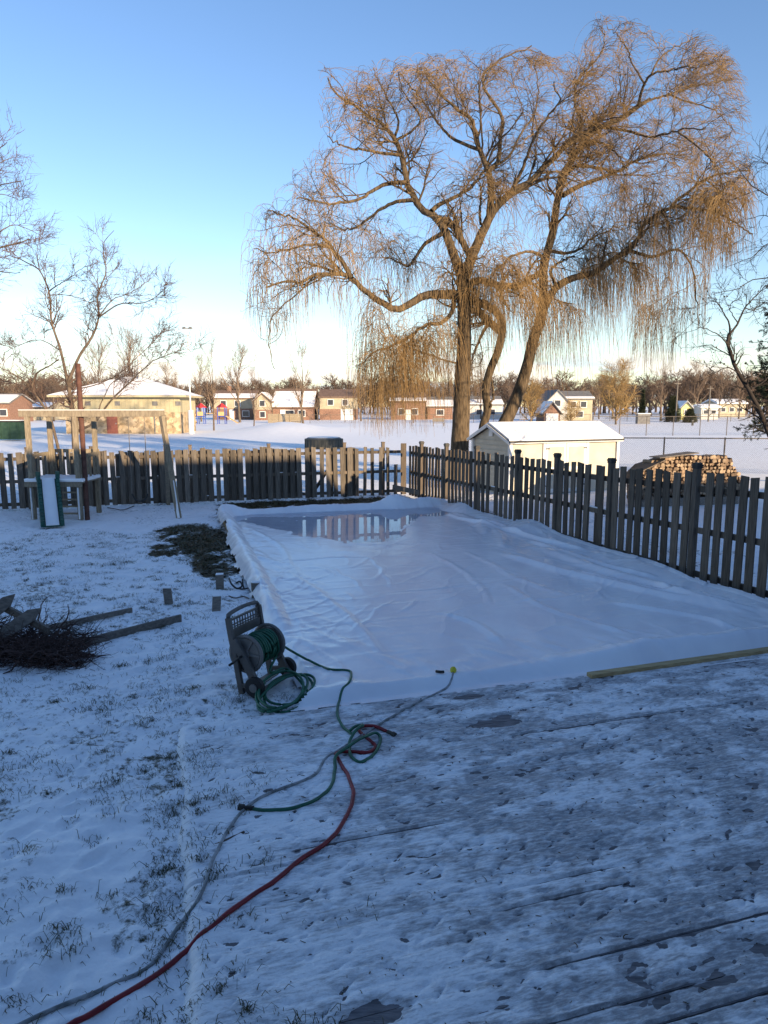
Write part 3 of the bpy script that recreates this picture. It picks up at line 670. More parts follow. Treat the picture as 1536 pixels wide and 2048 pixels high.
mb.build('basket', m_taupe, reel)
mb = MB(); mb.beam(C(-.25, .12, .03), C(.25, .12, .03), .08, .03); mb.beam(C(-.25, -.05, .05), C(.25, -.05, .05), .05, .03)
mb.build('base_tray', m_taupe, reel, bevel=.004)
DC = (.15, .365)
for s in (-1, 1):
    mb = MB(); a = .195 * s; n = 28
    ring = [C(a, DC[0] + .172 * math.cos(k * 2 * math.pi / n), DC[1] + .172 * math.sin(k * 2 * math.pi / n)) for k in range(n + 1)]
    mb.tube(ring, .018, 8, cap=False)
    mb.disc(C(a, *DC), E1, .15, .012, 28)
    for k in range(6):
        th = k * math.pi / 3
        mb.beam(C(a + .012 * s, DC[0] + .04 * math.cos(th), DC[1] + .04 * math.sin(th)), C(a + .012 * s, DC[0] + .16 * math.cos(th), DC[1] + .16 * math.sin(th)), .02, .016, E1)
    mb.disc(C(a + .015 * s, *DC), E1, .05, .03, 16)
    mb.build('flange', m_taupel, reel)
MB().tube([C(-.24, DC[0], DC[1]), C(-.31, DC[0], DC[1]), C(-.315, DC[0] + .07, DC[1] - .06), C(-.36, DC[0] + .075, DC[1] - .065)], .012, 8).build('crank', m_black, reel)
h = []
for layer, (rad, turns) in enumerate(((.095, 13), (.119, 12), (.143, 9))):
    for k in range(turns * 22):
        th = k * 2 * math.pi / 22; q = k / (turns * 22); q = q if layer % 2 == 0 else 1 - q
        r_ = rad + .006 * math.sin(k * .9) * (layer == 2); a = -.168 + .336 * q + .006 * math.sin(th * 1.3)
        h.append(C(a, DC[0] + r_ * math.cos(th), DC[1] + r_ * math.sin(th)))
MB().tube(h, .0125, 7).build('wound_hose', m_hgreen, reel, smooth=True)
# loose loops in front of the wheels and the run to the deck
lp = []
for k in range(4 * 20 + 12):
    th = k * 2 * math.pi / 20 + .6; q = k / 92
    ax, ay = 54 - 7 * math.sin(q * 9), 30 + 5 * math.cos(q * 7)
    x0, y0 = 570 + 10 * math.sin(q * 6), 1383 + 5 * math.cos(q * 11); tl = -.42 + .12 * math.sin(q * 8)
    ex, ey = ax * math.cos(th), ay * math.sin(th)
    px, py = x0 + ex * math.cos(tl) - ey * math.sin(tl), y0 + ex * math.sin(tl) + ey * math.cos(tl)
    up = max(0, (1400 - py)) / 60 * .11 + .03 + .012 * (k / 20)
    lp.append(G(px, py, up))
st = [C(.17, DC[0] - .1, DC[1] - .12), G(540, 1345, .18), G(575, 1338, .16)]
MB().tube(smooth_path(st + lp, 320), .0125, 8).build('loose_coil', m_hgreen, reel, smooth=True)
P = smooth_path([C(.15, DC[0] - .02, DC[1] + .13), G(556, 1284, .36), G(578, 1299, .27)] + list(lay([(610, 1317, .05), (640, 1332), (662, 1339), (690, 1340), (702, 1345), (698, 1364), (684, 1390), (675, 1412), (677, 1436), (688, 1455), (704, 1468, .01)], 60)), 150)
MB().tube(P, .0125, 8).build('running_hose', m_hgreen, reel, smooth=True)
# ------------------------------------------------------------------ fences
fr_ = random.Random(17)
def picket(parent, p, dirv, nrm, w_, h, t_, mat, z0=.03, lean=0., name='picket'):
    x = np.array([dirv[0], dirv[1], 0]); y = np.array([nrm[0], nrm[1], 0]); zv = np.array([0, 0, 1.]) + x * lean + y * fr_.uniform(-.008, .008)
    b = np.array([p[0], p[1], 0]); c = w_ / 2; dz = fr_.uniform(-.012, .012)
    V = []
    for yy in (-t_ / 2, t_ / 2):
        for a, hz in ((-c, z0), (c, z0 + fr_.uniform(-.01, .01)), (c, h - dz), (-c, h + dz)):
            V.append(b + x * a + y * yy + zv * hz)
    return MB().raw(V, [(0, 1, 2, 3), (7, 6, 5, 4), (0, 4, 5, 1), (1, 5, 6, 2), (2, 6, 7, 3), (3, 7, 4, 0)]).build(name, mat, parent)
# back fence: from the left edge of the view and beyond to the corner
BL, BR_ = np.array([-10.06, 18.4]), np.array([.62, 21.63])
bd = (BR_ - BL); blen = np.linalg.norm(bd); bd /= blen; bn = np.array([bd[1], -bd[0]])      # bn points to the camera side
start = -2.2
bf = thing('back_fence', 'weathered board fence along the back of the yard with sunlit picket tops', 'fence', np.r_[(BL + BR_) / 2, 0])
def bp(s, off=0): return BL + bd * s + bn * off
s = start; k = 0
nb = 0
while s < blen - .25:
    px, _ = proj(np.r_[bp(s), 1.4])
    gap = px > 712
    w_ = .135 + fr_.uniform(-.012, .012)
    h = 1.49 + fr_.uniform(-.028, .028) + (.06 if fr_.random() < .12 else 0)
    if gap:
        w_ *= .78; h -= .02
        if px > 778: h = .95
    if nb < 98:
        picket(bf, bp(s, .035), bd, bn, w_, h, .02, m_fence, lean=fr_.uniform(-.018, .018)); nb += 1
    skip = 60 < px < 75 or 200 < px < 214 or 283 < px < 296 or (620 < px < 650) or 470 < px < 486 or px < 36 or 120 < px < 140
    if not gap and not skip and fr_.random() < .86 and nb < 98:
        picket(bf, bp(s + .105 + fr_.uniform(-.012, .012), -.045), bd, bn, w_ + .005, h - fr_.uniform(0, .05), .02, m_fence, lean=fr_.uniform(-.015, .015)); nb += 1
    s += .212 + fr_.uniform(-.012, .012) + (.035 if gap else 0)
for zr in (.14, .74, 1.33):
    MB().beam(np.r_[bp(start - .1), zr], np.r_[bp(blen - .1), zr], .04, .085).build('rail', m_fdark, bf)
for px_t in (-60, 52, 182, 330, 380, 538, 690, 768):
    ss = min(np.linspace(start, blen, 800), key=lambda q: abs(proj(np.r_[bp(q), 1.5])[0] - px_t))
    p = MB().box(np.r_[bp(ss, -.09), .80], (.09, .09, 1.60), rotz(math.atan2(bd[1], bd[0]))).build('post', m_post, bf)
    MB().box(np.r_[bp(ss, -.09), 1.615], (.105, .105, .03), rotz(math.atan2(bd[1], bd[0]))).build('post_cap', m_post, p)
for sa in (8.3, 4.6):
    MB().beam(np.r_[bp(sa, -.1), .1], np.r_[bp(sa + .75, -.1), 1.2], .03, .09).build('brace', m_fdark, bf)
# corner panel and plank
cp_ = MB().box(np.r_[bp(blen - .02, -.02), .80], (.17, .03, 1.56), rotz(math.atan2(bd[1], bd[0]))).build('corner_board', m_fdark, bf)
pl = MB().beam(G(786, 974, .30), G(842, 986, .20), .05, .14).build('plank', m_greywood); tag(pl, 'loose weathered plank leaning low in the corner where both fences meet', 'plank')
# right fence
RA, RB = np.array([5.27, 9.45]), np.array([.78, 21.35])
rd = RB - RA; rlen = np.linalg.norm(rd); rd /= rlen; rn = np.array([-rd[1], rd[0]])          # rn points into the yard (left)
if rn[0] > 0: rn = -rn
rf = thing('side_fence', 'dark picket fence with black capped posts running along the right side of the rink', 'fence', np.r_[(RA + RB) / 2, 0])
def rp_(s, off=0): return RA + rd * s + rn * off
def rh(s): return float(np.interp(s, [-3, 0, 3.2, 8.2, 12.7], [1.80, 1.75, 1.64, 1.60, 1.54]))
posts = []
for px_t in (1640, 1395, 1225, 1117, 1038, 956, 895, 845):
    posts.append(min(np.linspace(-3, rlen, 1200), key=lambda q: abs(proj(np.r_[rp_(q), 1.5])[0] - px_t)))
s = -2.6
while s < rlen - .1:
    if min(abs(s - q) for q in posts) > .075:
        back = fr_.random() < .10 and s < 8
        picket(rf, rp_(s, -.05 if back else .05), rd, rn, .135 + fr_.uniform(-.01, .01), rh(s) + fr_.uniform(-.025, .02), .022, m_fdark, lean=fr_.uniform(-.012, .012), z0=.05)
        if fr_.random() < .10 and s < 6:
            picket(rf, rp_(s + .1, -.05), rd, rn, .13, rh(s) - .02, .022, m_fdark, lean=0, z0=.05)
    s += .208 + fr_.uniform(-.01, .01)
for zf in (.14, .80, 1.42):
    mb = MB(); sg = np.linspace(-2.8, rlen - .05, 8)
    for a, b in zip(sg[:-1], sg[1:]): mb.beam(np.r_[rp_(a), zf * rh(a) / 1.66], np.r_[rp_(b + .002), zf * rh(b) / 1.66], .04, .09)
    mb.build('rail', m_fdark, rf)
ra = math.atan2(rd[1], rd[0])
for q in posts:
    h = rh(q) + .10
    p = MB().box(np.r_[rp_(q, .03), h / 2], (.092, .092, h), rotz(ra)).build('post', m_post, rf, bevel=.004)
    MB().box(np.r_[rp_(q, .03), h + .012], (.125, .125, .024), rotz(ra)).box(np.r_[rp_(q, .03), h + .036], (.10, .10, .024), rotz(ra)).box(np.r_[rp_(q, .03), h - .02], (.108, .108, .04), rotz(ra)).build('post_cap', m_cap, p)

sr_ = random.Random(5)
for par, fn, hf, L0 in ((rf, lambda q: rp_(q, 0), lambda q: (.80, .14)[sr_.random() < .4] * rh(q) / 1.66 + .047, rlen), (bf, lambda q: bp(q, 0), lambda q: (.74, .14)[sr_.random() < .4] + .045, blen)):
    for _ in range(26):
        q = sr_.uniform(0, L0 - .6); h_ = hf(q); l_ = sr_.uniform(.05, .22)
        MB().beam(np.r_[fn(q), h_ + .006], np.r_[fn(q + l_), h_ + .008], .034, .02).build('rail_snow', m_snow, par, bevel=.006)
# ------------------------------------------------------------------ garden shed behind the side fence
m_siding = M('cream_siding', (.42, .39, .32), (.48, .45, .37), scale=3, rough=.6, bump=.05)
m_white = M('white_trim', (.60, .60, .59), (.66, .66, .65), scale=3, rough=.5)
m_shingle = M('dark_roof_edge', (.04, .04, .042), (.07, .07, .07), scale=20, rough=.8)
S0 = G(1018, 992)[:2]; S1 = np.array([S0[0] + 2.95, S0[1] + 1.75]); sx = S1 - S0; slen = np.linalg.norm(sx); sx /= slen
e_ = D(1232, 885, S1[1]); S1 = np.array([e_[0], S0[1] + 1.65]); sx = S1 - S0; slen = np.linalg.norm(sx); sx /= slen
sy = np.array([-sx[1], sx[0]]); sdep = 2.1; EAVE, RIDGE = 1.66, 2.08
shed = thing('garden_shed', 'cream garden shed with white double doors and a snow covered gable roof', 'shed', np.r_[S0 + sx * slen / 2 + sy * sdep / 2, 0])
X3, Y3 = np.r_[sx, 0], np.r_[sy, 0]
def SP(a, b, c): return np.r_[S0, 0] + X3 * a + Y3 * b + EZ * c
MB().prism([(0, 0), (sdep, 0), (sdep, EAVE), (sdep / 2, RIDGE), (0, EAVE)], SP(0, 0, 0), Y3, EZ, X3, slen).build('wall', m_siding, shed)
mb = MB()
for i in range(11):                          # clapboard shadow lines on the gable end
    zc = .14 + i * .15
    if zc < EAVE: mb.beam(SP(-.008, .03, zc), SP(-.008, sdep - .03, zc), .016, .012)
mb.build('clapboard', m_siding, shed)
for a, b in ((0, 0), (slen, 0), (0, sdep)):
    MB().box(SP(a + (-.012 if a == 0 else .012), b + (-.012 if b == 0 else .012), EAVE / 2), (.10, .10, EAVE), np.stack([X3, Y3, EZ], 1)).build('corner_trim', m_white, shed)
MB().beam(SP(-.14, -.13, EAVE - .03), SP(slen + .14, -.13, EAVE - .03), .03, .10).build('fascia', m_white, shed)
for sd in (0, 1):
    b0, b1 = (-.16, sdep / 2) if sd == 0 else (sdep + .16, sdep / 2)
    z0 = EAVE - .05; pts_ = [(b0, z0), (b1, RIDGE + .02), (b1, RIDGE + .06), (b0, z0 + .05)]
    r_ = MB().prism(pts_, SP(-.16, 0, 0), Y3, EZ, X3, slen + .32).build('roof', m_shingle, shed)
    sn = [(b0 * .985 + b1 * .015, z0 + .052), (b1, RIDGE + .062), (b1, RIDGE + .135), (b0 * .97 + b1 * .03, z0 + .115)]
    MB().prism(sn, SP(-.12, 0, 0), Y3, EZ, X3, slen + .25).build('roof_snow', m_snow, r_, bevel=.015)
    MB().beam(SP(-.175, b0, z0 - .0), SP(-.175, b1, RIDGE + .02), .02, .085).build('rake_trim', m_white, shed)
mb = MB().box(SP(-.03, sdep / 2, 1.86), (.02, .22, .2), np.stack([X3, Y3, EZ], 1)); mb.build('gable_vent', m_white, shed)
d0 = slen * .315; dw = slen * .185
for i in (0, 1):
    a0 = d0 + i * (dw + .02)
    dr = MB().box(SP(a0 + dw / 2, -.03, .80), (dw, .03, 1.54), np.stack([X3, Y3, EZ], 1)).build('door', m_white, shed)
    mb = MB()
    for zc, hz in ((.44, .56), (1.14, .62)): mb.box(SP(a0 + dw / 2, -.05, zc), (dw - .17, .012, hz), np.stack([X3, Y3, EZ], 1))
    mb.build('panel', m_siding, dr)
    for zc in (.25, 1.4):
        MB().box(SP(a0 + (.05 if i == 0 else dw - .05), -.06, zc), (.12, .02, .03), np.stack([X3, Y3, EZ], 1)).build('hinge', m_black, dr)
MB().box(SP(d0 + dw - .04, -.06, .85), (.03, .03, .14), np.stack([X3, Y3, EZ], 1)).build('latch', m_black, shed)
mb = MB()
for a in (d0 - .06, d0 + 2 * dw + .08): mb.box(SP(a, -.02, .80), (.09, .05, 1.6), np.stack([X3, Y3, EZ], 1))
mb.box(SP(d0 + dw + .01, -.02, 1.64), (2 * dw + .24, .052, .10), np.stack([X3, Y3, EZ], 1)); mb.build('door_frame', m_white, shed)

# ------------------------------------------------------------------ firewood stack
lr = random.Random(12)
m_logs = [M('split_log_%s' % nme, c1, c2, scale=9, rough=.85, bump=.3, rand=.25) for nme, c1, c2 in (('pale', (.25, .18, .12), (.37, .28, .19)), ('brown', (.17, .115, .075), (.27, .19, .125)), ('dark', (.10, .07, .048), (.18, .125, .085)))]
variants = []
for k in range(7):
    n = lr.choice((3, 4, 4, 5, 7)); rad = .062
    poly = [(rad * lr.uniform(.8, 1.2) * math.cos(2 * math.pi * i / n), rad * lr.uniform(.8, 1.2) * math.sin(2 * math.pi * i / n)) for i in range(n)]
    o = MB().prism(poly, (0, -.19, 0), (1, 0, 0), (0, 0, 1), (0, 1, 0), .38).build('firewood_log', m_logs[k % 3], loc=(0, 0, 0), bevel=.004)
    variants.append(o)
WL0 = D(1268, 975, 18.9)[:2]; WR0 = D(1484, 965, 19.6)[:2]; wx = WR0 - WL0; wl = np.linalg.norm(wx); wx /= wl
wang = math.atan2(wx[1], wx[0])
prof = lambda q: float(np.interp(q, [0, .04, .12, .25, .34, .42, .7, .86, .93, 1.0], [.60, .92, 1.22, 1.33, 1.44, 1.42, 1.41, 1.34, 1.05, .7]))
step = .112; rows = 0; cnt = 0; logs = []
zz = .06
while zz < 1.55:
    off = (rows % 2) * step / 2
    a = .05 + off
    while a < wl - .03:
        if zz < prof(a / wl) - .03: logs.append((a, zz))
        a += step * lr.uniform(.96, 1.06)
    zz += step * .86; rows += 1
logs = sorted(logs, key=lambda q: -q[1])[:290]
used_v = set()
for i, (a, zc) in enumerate(logs):
    k = lr.randrange(7)
    o = variants[k] if k not in used_v else variants[k].copy()
    if k in used_v: COL.objects.link(o)
    used_v.add(k)
    b = lr.uniform(-.05, .05); p = WL0 + wx * a + np.array([-wx[1], wx[0]]) * (.15 + b)
    o.location = (p[0], p[1], zc); o.rotation_euler = (0, lr.uniform(0, 6.28), wang + lr.uniform(-.09, .09)); sc_ = lr.uniform(.82, 1.16); o.scale = (sc_, 1, sc_)
    tag(o, 'split log with its cut end showing in the firewood stack behind the side fence', 'log', 'split logs in the firewood stack')
mb = MB(); lo_ = min(z_ for a_, z_ in logs)
cz = lo_ - .03
core = []
mb.prism([(.06, .0), (wl - .06, .0), (wl - .06, cz), (.06, cz)], np.r_[WL0, 0], np.r_[wx, 0], EZ, np.array([-wx[1], wx[0], 0]), .36)
for j in range(5):                                # second row of the stack, behind
    pass
o = mb.build('log_pallet', m_greywood); tag(o, 'low wooden base under the firewood stack', 'pallet')
pv = []
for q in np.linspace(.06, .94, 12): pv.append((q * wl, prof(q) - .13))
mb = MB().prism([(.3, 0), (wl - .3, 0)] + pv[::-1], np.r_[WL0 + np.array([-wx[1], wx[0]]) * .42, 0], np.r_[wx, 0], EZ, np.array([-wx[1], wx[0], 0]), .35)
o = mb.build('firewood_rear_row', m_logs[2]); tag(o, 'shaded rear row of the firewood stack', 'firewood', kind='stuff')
p = WL0 + wx * wl * .24
o = MB().beam(np.r_[WL0 + wx * wl * .17, 1.34], np.r_[WL0 + wx * wl * .52, 1.455], .5, .025).build('cover_board', m_greywood); tag(o, 'weathered board lying on top of the firewood stack', 'board')
o = MB().beam(np.r_[WL0 + wx * wl * .02, 1.0], np.r_[WL0 + wx * wl * .22, 1.28], .5, .03).build('cover_board', m_fdark); tag(o, 'dark board sloping over the left end of the firewood stack', 'board')

# ------------------------------------------------------------------ chain link fences
def chain_fence(label, pts, h, gap, r_post, r_wire, mesh_step, zf):
    P = [np.array(p) for p in pts]; t = thing('chain_link_fence', label, 'fence', np.r_[(P[0] + P[-1]) / 2, 0])
    seg = []
    for a, b in zip(P[:-1], P[1:]):
        n = max(1, round(np.linalg.norm(b - a) / gap))
        for i in range(n): seg.append(a + (b - a) * i / n)
    seg.append(P[-1])
    for q in seg: MB().tube([np.r_[q, -.05], np.r_[q, h + .04]], r_post, 6).build('post', m_wire, t)
    for a, b in zip(P[:-1], P[1:]): MB().tube([np.r_[a, h], np.r_[b, h]], r_post * .8, 6).build('top_rail', m_wire, t)
    vv, n = [], 0
    for a, b in zip(P[:-1], P[1:]):
        ln = np.linalg.norm(b - a); d = (b - a) / ln; k = int(ln / mesh_step)
        c = np.arange(-int(h / mesh_step), k + 1) * mesh_step
        for sg in (1, -1):
            s0 = c.copy(); z0 = np.zeros_like(s0); s1 = c + h; z1 = np.full_like(s0, h)
            # clip to the panel
            z0 = np.where(s0 < 0, -s0, z0); s0c = np.maximum(s0, 0); z1 = np.where(s1 > ln, h - (s1 - ln), z1); s1c = np.minimum(s1, ln)
            g_ = z1 - z0 > .02; s0c, s1c, z0_, z1_ = s0c[g_], s1c[g_], z0[g_], z1[g_]
            if sg < 0: z0_, z1_ = h - z0_, h - z1_
            vv.append(np.stack([np.stack([a[0] + d[0] * s0c, a[1] + d[1] * s0c, z0_ + .03], 1), np.stack([a[0] + d[0] * s1c, a[1] + d[1] * s1c, z1_ * 1 + .03], 1)], 1))
    PP = np.concatenate(vv); V_, F_ = tubes(PP, np.full(PP.shape[:2], r_wire), 3)
    mesh_np('wire_mesh', V_, F_, m_wire, t)
    return t
A = D(905, 886, 27.5)[:2]; Bq = D(1210, 872, 29)[:2]; Cq = D(1700, 872, 28)[:2]
chain_fence('chain link fence behind the shed and the firewood stack', [A, Bq, Cq], 1.42, 2.45, .03, .0022, .075, 0)
chain_fence('tall chain link fence across the snowy field at right beyond the nearer fence', [D(1185, 870, 66)[:2], D(1720, 872, 66)[:2]], 1.75, 2.4, .035, .003, .12, 0)
chain_fence('long low chain link fence far across the field in front of the houses', [D(620, 845, 112)[:2], D(1180, 842, 118)[:2]], 1.35, 3.2, .04, .005, .22, 0)
chain_fence('far chain link fence by the trailers at right', [D(1185, 838, 128)[:2], D(1600, 836, 128)[:2]], 1.25, 3.2, .05, .006, .25, 0)

# ------------------------------------------------------------------ play set
pb = G(112, 1040); play = thing('play_set', 'wooden swing frame with a snow covered deck and a green slide', 'play set', pb)
dS = 17.0
def Q(px, py, d=dS): return D(px, py, d)
dS = 16.85
PX0, PX1 = -8.40, -7.28; PYF, PYB = 16.85, 17.95; PH = .90
b0, b1 = Q(38, 827, dS), Q(328, 827, dS)
MB().beam(b0, b1, .09, .15).build('top_beam', m_playwood, play, bevel=.006)
MB().beam(np.array([b0[0], b0[1], b0[2] + .083]), np.array([b1[0], b1[1], b1[2] + .083]), .08, .014).build('beam_snow', m_snow, play)
def leg(a, b, w_=.10):
    return MB().beam(a, b, w_, w_).build('leg', m_playwood, play, bevel=.004)
ft = Q(326, 832, dS)
fa, fb = G(358, 1036), G(337, 1010)
leg(ft + np.array([0, -.10, .0]), fa); leg(ft + np.array([-.0, .10, 0]), fb)
q0, q1 = ft + (fa - ft) * .62, ft + (fa - ft) * .995
MB().beam(q0 + np.array([.01, -.075, .0]), q1 + np.array([.01, -.062, .0]), .075, .02).build('leg_snow', m_snow, play)
for x_ in (PX0, PX1):
    leg((x_, PYF, 0), (x_, PYF, b0[2] - .076)); leg((x_, PYB, 0), (x_, PYB, b0[2] - .1))
    MB().beam((x_, PYF + .05, b0[2] - .02), (x_, PYB + .08, b0[2] - .02), .07, .12).build('side_beam', m_playwood, play)
    MB().beam((x_, PYF - .062, .02), (x_, PYF - .062, PH - .12), .075, .018).build('leg_snow', m_snow, play)
mb = MB()
for i in range(8): mb.box(((PX0 + PX1) / 2, PYF - .02 + i * .15, PH), (PX1 - PX0 + .26, .135, .03))
mb.build('platform', m_playwood, play)
for xa, xb in ((PX0 - .14, -8.08), (-7.74, PX1 + .14)): MB().box(((xa + xb) / 2, (PYF + PYB) / 2 - .10, PH + .055), (xb - xa, PYB - PYF - .0, .085)).build('platform_snow', m_snow, play, bevel=.03)
MB().box((-7.91, (PYF + PYB) / 2 + .06, PH + .05), (.36, PYB - PYF - .3, .07)).build('platform_snow', m_snow, play, bevel=.02)
MB().beam((PX0 - .12, PYF - .115, PH - .05), (PX1 + .12, PYF - .115, PH - .05), .03, .09).build('skirt_board', m_playwood, play)
for x_, y0_, y1_ in ((PX0 - .07, PYF, PYB), (PX1 + .07, PYF, PYB)):
    mb = MB().beam((x_, y0_, 1.52), (x_, y1_, 1.52), .03, .09)
    for i in range(5): mb.box((x_, y0_ + .08 + i * (y1_ - y0_ - .16) / 4, 1.27), (.022, .09, .56))
    mb.build('railing', m_playwood, play)
mb = MB().beam((PX0 - .06, PYB + .07, 1.58), (PX1 + .06, PYB + .07, 1.58), .03, .09)
for i in range(7): mb.box((PX0 + .03 + i * (PX1 - PX0 - .06) / 6, PYB + .07, 1.29), (.09, .022, .62))
mb.build('railing', m_playwood, play)
m_slide = M('dark_green_slide', (.008, .06, .045), (.014, .085, .062), rough=.4, spec=.5)
sA, sB = np.array([-7.95, PYF - .12, 0]), np.r_[G(106, 1057)[:2], 0]
sd_ = (sB - sA); sl_ = np.linalg.norm(sd_); sd_ /= sl_; sn_ = np.array([sd_[1], -sd_[0], 0])
n = 14; zs_ = [(PH + .03) * (1 - q) ** 1.2 + .05 for q in np.linspace(0, 1, n)]
SPn = [sA + sd_ * sl_ * q + np.array([0, 0, z_]) for q, z_ in zip(np.linspace(0, 1, n), zs_)]
mbS = [MB(), MB()]; mbC, mbN = MB(), MB()
for p_, q_ in zip(SPn[:-1], SPn[1:]):
    mbC.beam(p_, q_, .40, .03); mbN.beam(p_ + EZ * .028, q_ + EZ * .028, .27, .03)
    for k_, s_ in enumerate((-1, 1)): mbS[k_].beam(p_ + sn_ * s_ * .21 + EZ * .05, q_ + sn_ * s_ * .20 + EZ * .06, .075, .15)
for k_, s_ in enumerate((-1, 1)): mbS[k_].beam(SPn[0] + sn_ * s_ * .21 + EZ * .0, SPn[0] + sn_ * s_ * .21 + EZ * .19, .05, .09)
sl = mbC.build('slide', m_slide, play)
for m_ in mbS: m_.build('slide_rim', m_slide, sl, bevel=.004)
mbN.build('slide_snow', m_snow, sl)
mb = MB()
for i in range(5): mb.beam((PX1 - .44, PYF + .06, .14 + i * .17), (PX1 - .05, PYF + .06, .14 + i * .17), .04, .04)
mb.build('ladder', m_playwood, play)
# rope swing
for k, px_ in enumerate((256, 288)):
    a = Q(px_, 832, dS)
    MB().tube(smooth_path([a, a + np.array([.0, 0, -1.2]), a + np.array([.0, 0, -1.85])], 8), .009, 5).build('swing_rope', m_greywood, play)
a, b = Q(256, 832, dS) + np.array([0, 0, -1.84]), Q(288, 832, dS) + np.array([0, 0, -1.84])
MB().tube(smooth_path([a, a * .8 + b * .2 + np.array([0, 0, -.14]), (a + b) / 2 + np.array([0, 0, -.18]), a * .2 + b * .8 + np.array([0, 0, -.14]), b], 14), .02, 6).build('swing_seat', m_black, play)
# steel pole
pp = G(175, 1038); top = D(162, 728, pp[1]); 
t = thing('steel_pole', 'tall rusty brown steel pole standing beside the play set', 'pole', pp)
MB().tube([(pp[0], pp[1], -.05), (pp[0], pp[1], top[2])], .058, 12).build('pole', m_rust, t, smooth=False)
MB().disc((pp[0], pp[1], top[2] - .45), (0, 0, 1), .068, .05, 12).build('collar', m_rust, t)
MB().disc((pp[0], pp[1], top[2] + .006), (0, 0, 1), .062, .012, 12).build('cap', m_rust, t)

# ------------------------------------------------------------------ scrap boards and brush at the left edge
bd1 = MB().beam(G(150, 1290, .03), G(362, 1236, .05), .03, .095).build('fallen_board', m_greywood); tag(bd1, 'longer grey board lying on edge in the snow beside the brush pile', 'board')
bd2 = MB().beam(G(85, 1258, .03), G(264, 1220, .04), .03, .065).build('fallen_board', m_greywood); tag(bd2, 'shorter grey board lying in the snow behind the brush pile', 'board')
def pointed(p0, p1, w_, label):
    p0, p1 = np.array(p0), np.array(p1); x = p1 - p0; ln = np.linalg.norm(x); x /= ln
    sd = np.cross(EZ, x); sd /= np.linalg.norm(sd); up = np.cross(x, sd); ya_ = sd * .45 + up * .9; ya_ /= np.linalg.norm(ya_); nn = np.cross(x, ya_)
    o = MB().prism([(0, -w_ / 2), (ln - w_ * .9, -w_ / 2), (ln, 0), (ln - w_ * .9, w_ / 2), (0, w_ / 2)], p0, x, ya_, nn, .025).build('pointed_picket', m_greywood)
    return tag(o, label, 'picket')
pointed(D(-60, 1268, 7.6), D(31, 1188, 7.85), .13, 'pointed old picket sticking up at the left edge of the photo')
pointed(D(-70, 1322, 7.35), D(84, 1216, 7.7), .14, 'pointed old picket propped over the brush pile')
o = MB().beam(D(-10, 1205, 7.9), D(98, 1262, 7.55), .035, .08).build('picket_rail', m_greywood); tag(o, 'dark rail joining the two pointed pickets over the brush pile', 'rail')
br = np.random.default_rng(4); M_ = 2300; n = 9
c0 = np.stack([G(a, b)[:2] for a, b in zip(br.uniform(-150, 165, M_), br.uniform(1282, 1340, M_))])
q_ = br.random(M_); hgt = .34 * (1 - sstep(-150, 185, proj(np.c_[c0, np.zeros(M_)])[0]) * .55)
st_ = np.c_[c0, br.uniform(.01, 1, M_) * hgt]
th = br.normal(.3, .9, M_); dd = np.stack([np.cos(th) * np.where(br.random(M_) < .5, -1, 1), np.sin(th) * .7, br.normal(0, .25, M_)], 1)
P = np.zeros((M_, n, 3)); p = st_.copy(); d = dd / np.linalg.norm(dd, axis=1, keepdims=True); ln = br.uniform(.12, .55, M_)
for i in range(n):
    P[:, i] = p; d = d + br.normal(0, .28, (M_, 3)); d[:, 2] -= .03; d /= np.linalg.norm(d, axis=1, keepdims=True); p = p + d * (ln / n)[:, None]; p[:, 2] = np.maximum(p[:, 2], .008)
big = br.random(M_) < .06; ln_ = 0
rad = np.where(big, br.uniform(.007, .014, M_), br.uniform(.0022, .006, M_))[:, None] * np.linspace(1, .4, n)[None]
V_, F_ = tubes(P, rad, 4)
m_brush = M('dark_brush', (.035, .02, .018), (.09, .055, .047), scale=3, rough=.85)
tag(mesh_np('brush_pile', V_, F_, m_brush), 'heap of dark reddish brush and twigs at the left edge of the lawn', 'brush pile')
